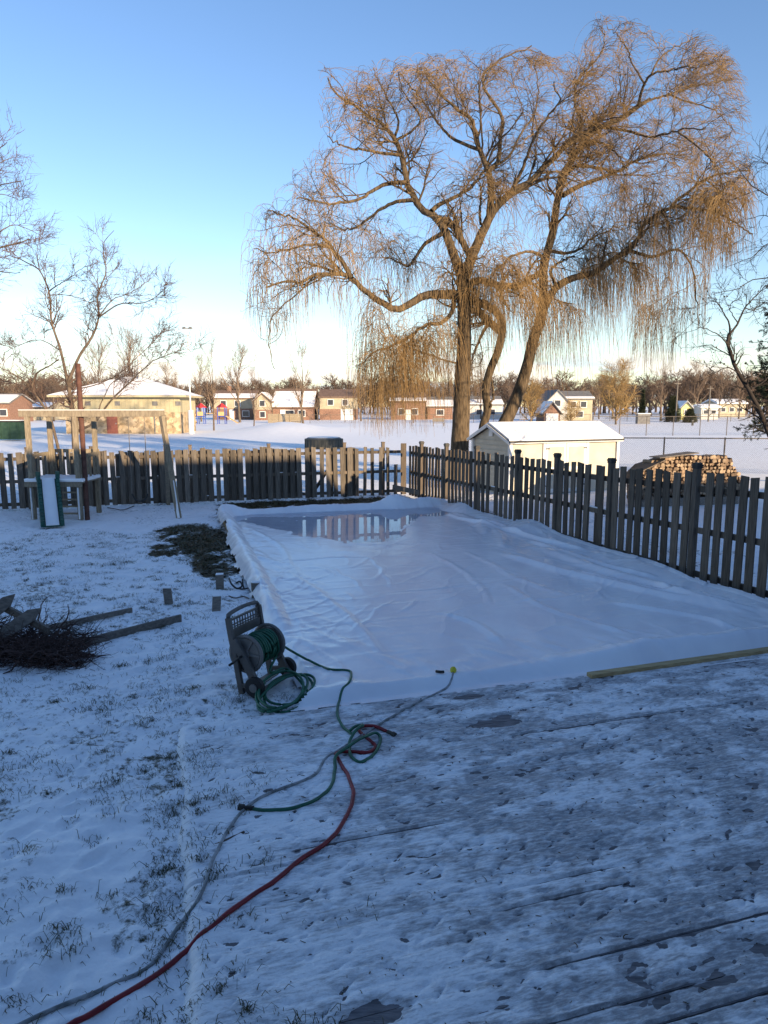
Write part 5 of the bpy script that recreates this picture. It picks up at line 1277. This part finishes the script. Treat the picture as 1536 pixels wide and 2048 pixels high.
far_tree('b', 'bare_tree', 'thin bare tree between the light pole and the playground', 428, 862, 78, 7.6, 2.0, GT, ft_m, sx_=.6)
far_tree('a', 'bare_tree', 'bare tree right behind the tall white light pole', 403, 846, 125, 9.5, 1.0, GT, ft_m, sx_=.8)
far_tree('b', 'bare_tree', 'smaller bare tree at the right end of the row beside the rounded one', 508, 858, 90, 5.8, 3.2, GT, ft_m, sx_=.7)
far_tree('c', 'bare_tree', 'broad bare tree above the roof of the stone building', 268, 846, 105, 11.0, .3, GT, ft_m, spread=5.2, seed=53, n1=15, n2=7, ang=.6, rt=.024)
far_tree('c', 'bare_tree', 'broad bare tree showing left of the stone building roof', 205, 846, 108, 10.2, 2.1, GT, ft_m)
far_tree('a', 'bare_tree', 'bare tree close behind the right end of the stone building', 340, 846, 120, 8.0, 2.6, GT, ft_m)
far_tree('c', 'bare_tree', 'bushy bare tree rising behind the golden willow at right', 1225, 832, 150, 9.3, 4.2, GT, ft_m)
far_tree('b', 'bare_tree', 'wide dark bare tree left of the yellow house', 1322, 832, 130, 7.6, .9, GT, ft_m, sx_=1.3)
far_tree('a', 'bare_tree', 'bare tree rising above the yellow house', 1392, 826, 165, 10.6, 1.9, GT, ft_m, sx_=1.1)
far_tree('c', 'bare_tree', 'bare tree behind the white trailer at right', 1438, 824, 165, 9.0, 2.9, GT, ft_m)
far_tree('a', 'bare_tree', 'bare tree behind the willow trunks between the far roofs', 962, 835, 150, 8.3, .9, GT, ft_m)
far_tree('b', 'bare_tree', 'bare tree seen through the hanging willow curtain', 880, 836, 150, 8.6, 2.9, GT, ft_m)
m_gold = M('golden_twig', (.24, .155, .06), (.36, .24, .10), scale=.3, rough=.8)
gm = (m_bark2, m_gold)
far_tree('g', 'willow_shrub', 'large golden bushy willow in front of the houses at right', 1232, 838, 105, 7.2, .2, None, gm, spread=5.4, seed=61, n1=34, n2=10, n3=8, ang=.95, clear=.05, rt=.028, pend=.10)
far_tree('g', 'willow_shrub', 'dark golden drooping willow left of the gabled house at right', 1062, 840, 108, 5.2, 1.4, None, gm)
far_tree('g', 'willow_shrub', 'small golden shrub in front of the gabled house', 1140, 838, 104, 2.7, 2.6, None, gm, sx_=1.5)
# small trees and bushes between the far houses
hr = np.random.default_rng(44)
SM = (('b', 636, 838, 132, 5.2, 'slim bare tree in the gap right of the snowy roofed house'), ('c', 722, 838, 128, 6.0, 'bare tree at the right end of the cream and brown house'), ('a', 765, 838, 134, 6.4, 'bare tree left of the brick house behind the willow curtain'),
 ('c', 925, 838, 126, 5.0, 'low bare tree right behind the main willow trunk'), ('b', 1018, 838, 120, 4.6, 'low bare tree just right of the leaning willow trunk'), ('a', 1198, 832, 150, 7.5, 'bare tree between the wide cream house and the golden willow'),
 ('c', 1478, 826, 150, 6.8, 'bare tree in front of the long pale building'), ('b', 1500, 826, 160, 8.4, 'tall bare tree at the right end of the long pale building'), ('a', 108, 846, 128, 6.8, 'bare tree between the low pale house and the stone building'), ('b', 28, 846, 126, 7.4, 'bare tree rising over the brick house at the left edge'),
 ('c', 545, 842, 128, 4.4, 'low bare tree by the left corner of the snowy roofed house'), ('a', 690, 842, 120, 3.4, 'small bare tree before the cream and brown house'))
for key, px_, py_, d_, h_, lab in SM: far_tree(key, 'bare_tree', lab, px_, py_, d_, h_, hr.uniform(0, 6), GT, ft_m, sx_=hr.uniform(.8, 1.3))
# conifers far away
def far_conifer(px, py, d, h, w_, label, seed):
    global tr_
    keep = tr_; tr_ = np.random.default_rng(seed); b = D(px, py, d); b[2] = 0
    t = thing('conifer_tree', label, 'tree', b)
    MB().tube([b, b + [0, 0, h * .98]], [.14, .03], 6).build('trunk', m_dbark, t)
    m = 420; zc = h * (.06 + .92 * tr_.random(m)); a = tr_.uniform(0, 6.28, m); rl = w_ * (1 - zc / h * .93) * tr_.uniform(.6, 1.1, m)
    st = np.c_[np.full(m, b[0]), np.full(m, b[1]), zc]; P_, R_ = grow(st, np.stack([np.cos(a), np.sin(a), np.full(m, -.15)], 1), rl, np.full(m, .05), 5, .12, .02)
    s2, d2, l2_, r2_, _ = sprout(P_, R_, 9, .1, .8, w_ * .28, .4, .8, 0, .035); Pb, Rb = grow(s2, d2, l2_, r2_, 3, .1, -.03)
    V_, F_ = cat([tubes(P_, R_, 3), tubes(Pb, Rb, 3)]); mesh_np('crown', V_, F_, m_fneedle, t); tr_ = keep
m_fneedle = M('far_needles', (.022, .030, .016), (.05, .055, .028), scale=.5, rough=.8)
far_conifer(1284, 832, 125, 5.6, 1.0, 'narrow dark conifer right of the golden willow', 1)
far_conifer(1345, 832, 122, 4.3, 2.0, 'wide low evergreen left of the yellow house', 2)
far_conifer(1380, 834, 118, 2.2, 1.6, 'small round evergreen shrub below the yellow house', 3)
# distant wood
(v1, f1), (v2, f2) = bare_proto('treeline', 10., 4.4, 71, None, n1=16, n2=7, n3=5, rt=.06, ang=.5, clear=.1)
(v3, f3), (v4, f4) = bare_proto('treeline', 10., 4.8, 72, None, n1=14, n2=8, n3=5, rt=.06, ang=.6, clear=.1)
pa, ck = [], np.random.default_rng(2)
for i in range(250):
    px = -160 + 1860 * (i + ck.random()) / 250; d = ck.uniform(190, 300); b = D(px, 830, d); b[2] = 0
    h = ck.uniform(7.2, 10.5) * d / 235 * (.92 if 350 < px < 1000 else 1.0) * (1.1 if px > 1290 else 1)
    rr_ = rotz(ck.uniform(0, 6.28)) * np.array([1.7, 1.7, 1])[None] * h / 10
    for v, f in (((v1, f1), (v2, f2)) if i % 2 else ((v3, f3), (v4, f4))): pa.append((v @ rr_.T + b, f))
V_, F_ = cat(pa)
m_line = M('far_wood', (.085, .062, .05), (.14, .10, .078), scale=.05, rough=.9)
tag(mesh_np('treeline', V_, F_, m_line), 'brown winter wood massed along the horizon behind the houses', 'wood', kind='stuff')
# ------------------------------------------------------------------ stone building on the left of the field
m_stone = M('field_stone', (.34, .25, .15), (.47, .37, .25), scale=1.4, rough=.85, bump=.5, bscale=2.5, bdist=.1)
N, L, B = nodes(m_stone)
tcq = N.new('ShaderNodeTexCoord'); vo = N.new('ShaderNodeTexVoronoi'); vo.inputs['Scale'].default_value = 3.6; L.new(tcq.outputs['Object'], vo.inputs['Vector'])
hs = N.new('ShaderNodeMapRange'); hs.inputs['To Min'].default_value = .55; hs.inputs['To Max'].default_value = 1.25
sepc = N.new('ShaderNodeSeparateColor'); L.new(vo.outputs['Color'], sepc.inputs[0]); L.new(sepc.outputs[0], hs.inputs['Value'])
hv = N.new('ShaderNodeHueSaturation'); L.new(B.inputs['Base Color'].links[0].from_socket, hv.inputs['Color']); L.new(hs.outputs[0], hv.inputs['Value']); L.new(hv.outputs[0], B.inputs['Base Color'])
m_batten = M('cream_board', (.36, .32, .21), (.43, .38, .25), scale=2, rough=.7)
m_reddoor = M('brown_red_door', (.16, .055, .045), (.21, .08, .06), rough=.6)
m_brick = M('red_brick', (.17, .10, .075), (.26, .155, .115), scale=4, rough=.85, bump=.3)
m_roofb = M('brown_shingle', (.13, .085, .065), (.19, .13, .10), scale=3, rough=.85)
m_roofg = M('grey_shingle', (.12, .12, .125), (.19, .185, .18), scale=3, rough=.85)
m_cream = M('cream_wall', (.33, .29, .21), (.41, .36, .26), scale=1, rough=.7)
m_wwall = M('white_wall', (.42, .42, .40), (.50, .50, .48), scale=1, rough=.7)
m_yellow = M('yellow_wall', (.62, .56, .22), (.7, .64, .28), scale=1, rough=.7)
m_dkglass = M('dark_pane', (.03, .035, .045), (.05, .055, .07), rough=.12, spec=.6)
m_hsnow = M('roof_snow', (.74, .75, .77), (.83, .83, .84), scale=.7, rough=.6, bump=.3)
bL, bR = D(133, 868, 70), D(358, 868, 70); bx = np.array([1., .06, 0]); bx /= np.linalg.norm(bx); by = np.array([-bx[1], bx[0], 0]); W_ = bR[0] - bL[0]
o0 = np.r_[bL[:2], 0]; bdep = 7.5
sb = thing('stone_building', 'low stone park building with cream upper boards and a snowy hip roof', 'building', o0 + bx * W_ / 2 + by * bdep / 2)
BM = np.stack([bx, by, EZ], 1)
def BP(a, b, c): return o0 + bx * a + by * b + EZ * c
MB().box(BP(W_ / 2, bdep / 2, 1.05), (W_, bdep, 2.1), BM).build('stone_wall', m_stone, sb)
MB().box(BP(W_ / 2, bdep / 2, 2.85), (W_ + .06, bdep + .06, 1.5), BM).build('upper_wall', m_batten, sb)
mb = MB()
for i in range(int(W_ / .42) + 1): mb.box(BP(.02 + i * .42, -.045, 2.85), (.05, .03, 1.48), BM)
mb.build('batten', m_batten, sb)
RX0, RX1, RY0, RY1 = -1.35, W_ + .8, -.75, bdep + .75; ez = 3.55; pk = 5.65
MB().box(BP((RX0 + RX1) / 2, bdep / 2, ez + .09), (RX1 - RX0, RY1 - RY0, .18), BM).build('fascia', m_batten, sb)
c_ = [BP(RX0 - .05, RY0 - .05, ez + .185), BP(RX1 + .05, RY0 - .05, ez + .185), BP(RX1 + .05, RY1 + .05, ez + .185), BP(RX0 - .05, RY1 + .05, ez + .185)]; r0, r1 = BP(W_ * .42, bdep / 2, pk), BP(W_ * .58, bdep / 2, pk)
MB().raw(c_ + [r0, r1], [(0, 1, 5, 4), (1, 2, 5), (2, 3, 4, 5), (3, 0, 4), (3, 2, 1, 0)]).build('roof', m_hsnow, sb)
for px_ in (175, 233, 307, 353):
    a = (D(px_, 805, 70)[0] - o0[0]); MB().box(BP(a, -.06, 2.95), (.5, .06, .42), BM).build('vent', m_roofg, sb)
a = D(223, 850, 70)[0] - o0[0]
dr = MB().box(BP(a, -.04, 1.05), (1.0, .08, 2.1), BM).build('door', m_reddoor, sb); MB().box(BP(a + .38, -.1, 1.0), (.07, .05, .14), BM).build('handle', m_metal, dr)
a = D(307, 850, 70)[0] - o0[0]; MB().box(BP(a, -.05, 1.05), (.10, .08, 2.1), BM).build('downspout', m_roofg, sb)
a = D(258, 750, 70)[0] - o0[0]; MB().tube([BP(a, bdep / 2 - .5, 5.0), BP(a, bdep / 2 - .5, 8.0)], .17, 10).build('flue', m_white, sb)

# ------------------------------------------------------------------ light pole, dumpster, round tank, box
b = D(383, 866, 70); b[2] = 0; t = thing('light_pole', 'tall white floodlight pole right of the stone building', 'light pole', b)
MB().tube([b + [0, 0, -.1], b + [0, 0, 2.3]], .26, 12).build('base', m_white, t); MB().tube([b + [0, 0, 2.3], b + [0, 0, 10.0]], [.075, .05], 10).build('pole', m_white, t)
MB().beam(b + [-.5, 0, 10.05], b + [.5, 0, 10.05], .12, .12).build('crossarm', m_metal, t)
for s in (-.3, .3): MB().box(b + [s, -.1, 10.14], (.26, .2, .12)).build('floodlight', m_roofg, t)
b = D(20, 882, 56); b[2] = 0
m_dump = M('green_steel', (.015, .04, .028), (.03, .065, .045), scale=3, rough=.6)
t = thing('dumpster', 'dark green steel dumpster left of the stone building', 'dumpster', b)
MB().box(b + [0, .6, .78], (1.75, 1.2, 1.36)).build('body', m_dump, t); MB().box(b + [0, .6, 1.51], (1.85, 1.3, .10)).build('lid', m_black, t)
mb = MB()
for s in (-.7, 0, .7): mb.box(b + [s, -.03, .78], (.07, .06, 1.3))
mb.build('rib', m_dump, t); MB().box(b + [0, .6, 1.58], (1.7, 1.15, .05)).build('snow_cap', m_snow, t)
b = D(645, 893, 45); b[2] = 0; m_tub = M('weathered_tub', (.045, .05, .048), (.09, .09, .08), scale=3, rough=.7, bump=.2)
t = thing('round_tub', 'low dark round tub with a lid behind the back fence', 'tub', b)
MB().disc(b + [0, 1.1, .30], (0, 0, 1), 1.22, .62, 32).build('side', m_tub, t); MB().disc(b + [0, 1.1, .65], (0, 0, 1), 1.16, .07, 32, 1.05).build('lid', m_roofg, t)
mb = MB()
for k in range(32):
    a = k * 2 * math.pi / 32; mb.box(b + np.array([1.23 * math.cos(a), 1.1 + 1.23 * math.sin(a), .31]), (.03, .05, .6), rotz(a))
mb.build('stave', m_tub, t); MB().disc(b + [0, 1.1, .70], (0, 0, 1), .95, .03, 32).build('snow_cap', m_snow, t)
b = D(1288, 838, 110); b[2] = 0; t = thing('utility_box', 'pale grey utility box at the far side of the field', 'utility box', b)
MB().box(b + [0, .5, .75], (1.9, 1.0, 1.5)).build('body', m_roofg, t); MB().box(b + [0, .5, 1.55], (2.0, 1.1, .12)).build('lid', m_white, t)
b = D(877, 850, 96); b[2] = 0; t = thing('field_bench', 'small dark dugout bench beside a pale box behind the willow curtain', 'bench', b)
MB().box(b + [0, 0, .45], (1.6, .5, .08)).build('seat', m_greywood, t); MB().box(b + [0, .25, .85], (1.6, .06, .5)).build('backrest', m_greywood, t)
for s in (-.7, .7): MB().box(b + [s, 0, .2], (.08, .45, .42)).build('leg', m_greywood, t)
for px_, py0, py1, d, lab in ((1356, 836, 762, 120, 'grey utility pole left of the yellow house'), (1421, 834, 772, 125, 'thin utility pole beside the white trailer')):
    b = D(px_, py1, d); zt = b[2]; b[2] = 0
    t = thing('utility_pole', lab, 'utility pole', b); MB().tube([b, b + [0, 0, zt]], [.14, .10], 8).build('pole', m_greywood, t); MB().box(b + [0, 0, zt - .4], (1.1, .1, .1)).build('crossarm', m_greywood, t)
b = D(1385, 848, 100); b[2] = 0; t = thing('marker_post', 'short dark marker post in the snowy field', 'post', b); MB().box(b + [0, 0, .35], (.22, .2, .7)).build('post', m_black, t); MB().box(b + [0, 0, .73], (.26, .24, .06)).build('cap', m_roofg, t)

# ------------------------------------------------------------------ far houses
def house(name, label, x0, x1, d, dep, eave, ridge, wallm, roofm, snow=None, front=False, wins=(), doors=(), low=None, chim=None, over=.35):
    a, c = D(x0, 836, d)[0], D(x1, 836, d)[0]; W_ = c - a; o = np.array([a, d, 0.])
    t = thing(name, label, 'house', o + [W_ / 2, dep / 2, 0])
    if front: MB().prism([(0, 0), (W_, 0), (W_, eave), (W_ / 2, ridge), (0, eave)], o, (1, 0, 0), EZ, (0, 1, 0), dep).build('wall', wallm, t)
    else: MB().prism([(0, 0), (dep, 0), (dep, eave), (dep / 2, ridge), (0, eave)], o, (0, 1, 0), EZ, (1, 0, 0), W_).build('wall', wallm, t)
    if low: MB().box(o + [W_ / 2, dep / 2, low[1] / 2], (W_ + .12, dep + .12, low[1])).build('brick_wall', low[0], t)
    for s in (0, 1):
        if front:
            e = -over if s == 0 else W_ + over; ez_ = eave - over * (ridge - eave) / (W_ / 2)
            P = [(e, ez_), (W_ / 2, ridge), (W_ / 2, ridge + .22), (e, ez_ + .22)]
            r_ = MB().prism(P, o + [0, -over, 0], (1, 0, 0), EZ, (0, 1, 0), dep + 2 * over).build('roof', roofm, t)
            if snow: MB().prism([(p[0], p[1] + (.225 if i in (0, 1) else .11)) for i, p in enumerate(P)], o + [0, -over + .1, 0], (1, 0, 0), EZ, (0, 1, 0), dep + 2 * over - .2).build('roof_snow', m_hsnow, r_)
        else:
            e = -over if s == 0 else dep + over; ez_ = eave - over * (ridge - eave) / (dep / 2)
            P = [(e, ez_), (dep / 2, ridge), (dep / 2, ridge + .22), (e, ez_ + .22)]
            r_ = MB().prism(P, o + [-over, 0, 0], (0, 1, 0), EZ, (1, 0, 0), W_ + 2 * over).build('roof', roofm, t)
            if snow:
                q = snow
                Ps = [(e, ez_ + .225), (e + (dep / 2 - e) * q, ez_ + .225 + (ridge - ez_) * q), (e + (dep / 2 - e) * q, ez_ + .36 + (ridge - ez_) * q), (e, ez_ + .34)]
                MB().prism(Ps, o + [-over + .1, 0, 0], (0, 1, 0), EZ, (1, 0, 0), W_ + 2 * over - .2).build('roof_snow', m_hsnow, r_)
    for fx, zc, w_, h in wins:
        f = MB().box(o + [fx * W_, -.08, zc], (w_ + .24, .10, h + .24)).build('window', m_white, t); MB().box(o + [fx * W_, -.14, zc], (w_, .04, h)).build('pane', m_dkglass, f)
    for fx, w_, h, m_ in doors: MB().box(o + [fx * W_, -.09, h / 2], (w_, .1, h)).build('door', m_, t)
    if chim: MB().box(o + [chim * W_, dep / 2, ridge + .5], (.7, .7, 1.3)).build('chimney', m_brick, t)
    return t
house('house', 'brick and cream house with a small front gable left of the snowy roofed house', 428, 508, 142, 8, 4.2, 5.6, m_cream, m_roofb, .5, False, ((.25, 3.2, 1.0, 1.0), (.6, 3.2, 1.0, 1.0), (.8, 1.2, 1.2, 1.0)), ((.45, .9, 2.0, m_white),), (m_brick, 2.2), .3)
house('house', 'narrow cream gabled house front beside the snowy roofed house', 510, 541, 136, 7, 3.7, 5.0, m_cream, m_roofb, .6, True, ((.5, 3.2, .9, 1.0), (.5, 1.1, .9, 1.0)), (), (m_brick, 2.0))
house('house', 'house with one large snow covered roof above a red brick wall', 546, 626, 138, 12, 2.5, 5.9, m_brick, m_roofb, .82, False, ((.42, 1.3, 1.6, 1.1), (.72, 1.3, 1.2, 1.1)), ((.25, 1.0, 2.0, m_white),))
house('house', 'cream upper storey house with brown roof left of the willow curtain', 640, 712, 140, 9, 4.4, 5.8, m_cream, m_roofb, None, False, ((.3, 3.4, 1.0, 1.0), (.7, 3.4, 1.0, 1.0)), ((.75, 2.4, 2.1, m_white),), (m_brick, 2.1))
house('house', 'red brick house seen through the hanging willow twigs', 782, 850, 142, 9, 3.6, 5.2, m_brick, m_roofb, .3, False, ((.3, 1.6, 1.1, 1.1), (.7, 1.6, 1.1, 1.1)), ((.5, 1.0, 2.0, m_white),), None, .7)
house('house', 'low brick house with patchy snow roof beside the willow trunk', 855, 905, 146, 9, 2.6, 4.4, m_brick, m_roofg, .6, False, ((.5, 1.4, 1.4, 1.0),))
house('house', 'grey roofed pale house between the willow trunks', 938, 1004, 150, 9, 3.0, 4.6, m_wwall, m_roofg, .5, False, ((.3, 1.5, 1.1, 1.0), (.7, 1.5, 1.1, 1.0)))
house('house', 'tall white house with a grey gable roof behind the golden shrub', 1094, 1134, 128, 9, 3.6, 5.4, m_wwall, m_roofg, None, True, ((.5, 3.2, 1.0, 1.0),))
house('house', 'wide cream house with grey roof joined to the tall gable at right', 1132, 1184, 132, 8, 4.0, 5.3, m_cream, m_roofg, .15, False, ((.25, 3.0, 1.0, 1.0), (.65, 3.0, 1.0, 1.0), (.5, 1.2, 1.3, 1.0)))
house('garage', 'small garage with a snow covered gable roof in front of the tall white house', 1088, 1120, 116, 6, 1.7, 3.2, m_brick, m_roofg, .9, True, (), ((.5, 2.0, 1.5, m_white),))
house('house', 'small bright yellow house at the far right', 1362, 1382, 140, 6, 2.4, 3.4, m_yellow, m_roofg, .7, True, ((.5, 1.5, .8, .8),))
house('trailer', 'white trailer home with flat roof at the far right', 1402, 1436, 146, 4, 2.4, 2.8, m_wwall, m_hsnow, .9, False, ((.25, 1.5, .9, .7), (.7, 1.5, .9, .7)))
house('long_building', 'long pale building behind the white trailer at the far right', 1434, 1490, 175, 8, 3.3, 4.2, m_cream, m_hsnow, .9, False, ((.2, 1.8, 1, .9), (.5, 1.8, 1, .9), (.8, 1.8, 1, .9)))
house('house', 'red brick house with white snowy roof at the left edge', -40, 20, 120, 8, 3.2, 4.6, m_brick, m_roofg, .8, False, ((.35, 1.6, 1.1, 1.0), (.8, 1.6, 1.1, 1.0)))
house('house', 'low pale house just left of the stone building', 34, 98, 135, 8, 2.4, 3.6, m_cream, m_roofb, .6, False, ((.3, 1.4, 1.1, .9), (.7, 1.4, 1.1, .9)))
# wooden fence by the houses
a, c = D(537, 848, 116), D(602, 848, 116); a[2] = c[2] = 0; t = thing('wooden_fence', 'pale wooden board fence in front of the snowy roofed house', 'fence', (a + c) / 2)
n = 26
mb = MB()
for i in range(n): mb.box(a + (c - a) * (i + .5) / n + [0, 0, .72], ((c - a)[0] / n - .02, .03, 1.42 + .03 * (i % 3)))
mb.build('board_panel', m_playwood, t)
for q in (0, .33, .66, 1): MB().box(a + (c - a) * q + [0, -.06, .75], (.11, .09, 1.5)).build('post', m_playwood, t)
# playground
b = D(420, 852, 108); b[2] = 0; t = thing('playground_climber', 'small colourful playground climber with red tops and a slide near the light pole', 'climber', b)
m_pr = M('red_play_plastic', (.35, .03, .035), (.42, .045, .05), rough=.5); m_pb = M('blue_play_plastic', (.03, .06, .28), (.04, .08, .34), rough=.5); m_py = M('tan_play_plastic', (.42, .30, .14), (.5, .36, .18), rough=.5)
for x_ in (-1.9, -.9, 1.2, 2.3):
    for y_ in (0, 1.1): MB().tube([b + [x_, y_, 0], b + [x_, y_, 2.5]], .07, 8).build('post', m_pb, t)
for x_ in (-1.4, 1.75):
    MB().box(b + [x_, .55, 1.15], (1.1, 1.1, .12)).build('deck', m_pb, t); MB().tube([b + [x_, .55, 2.45], b + [x_, .55, 3.15]], [.95, .05], 4).build('canopy', m_pr, t); MB().box(b + [x_, -.02, 1.55], (.9, .06, .6)).build('panel', m_py, t)
MB().beam(b + [.7, .4, 1.6], b + [-.5, .4, 1.6], .9, .1).build('bridge', m_py, t)
MB().beam(b + [2.4, .5, 1.2], b + [4.2, .2, .15], .6, .1).build('slide', m_py, t)
MB().tube([b + np.array([-2.6 + .5 * math.sin(k * .6), .2 + .5 * math.cos(k * .6), .1 + k * .09]) for k in range(24)], .12, 6).build('spiral_climber', m_py, t)

# ------------------------------------------------------------------ the house behind the viewer and its neighbour; their roofs shade the yard
m_houseb = M('pale_siding', (.20, .195, .185), (.25, .24, .23), scale=2, rough=.8)
def bungalow(label, u0, u1, vf, vb, eave, ridge):
    t = thing('bungalow', label, 'house', Y((u0 + u1) / 2, (vf + vb) / 2)); ux, vx = np.array([CT, ST, 0]), np.array([-ST, CT, 0]); vm = (vf + vb) / 2; o = Y(u0, 0)
    MB().prism([(vf, 0), (vb, 0), (vb, eave), (vm, ridge), (vf, eave)], o, vx, EZ, ux, u1 - u0).build('wall', m_houseb, t)
    for e in (vf + .25, vb - .25):
        ez_ = eave - .25 * (ridge - eave) / (vf - vm)
        MB().prism([(e, ez_), (vm, ridge), (vm, ridge + .12), (e, ez_ + .12)], o - ux * .2, vx, EZ, ux, u1 - u0 + .4).build('roof', m_roofg, t)
    return t
bungalow('pale sided house standing behind the viewer whose roof shades the yard', -14, 14.65, -.75, -9.2, 4.2, 7.2)
bungalow('lower neighbouring bungalow to the right of the house behind the viewer', 15.3, 40, -1.5, -9.5, 3.2, 5.7)
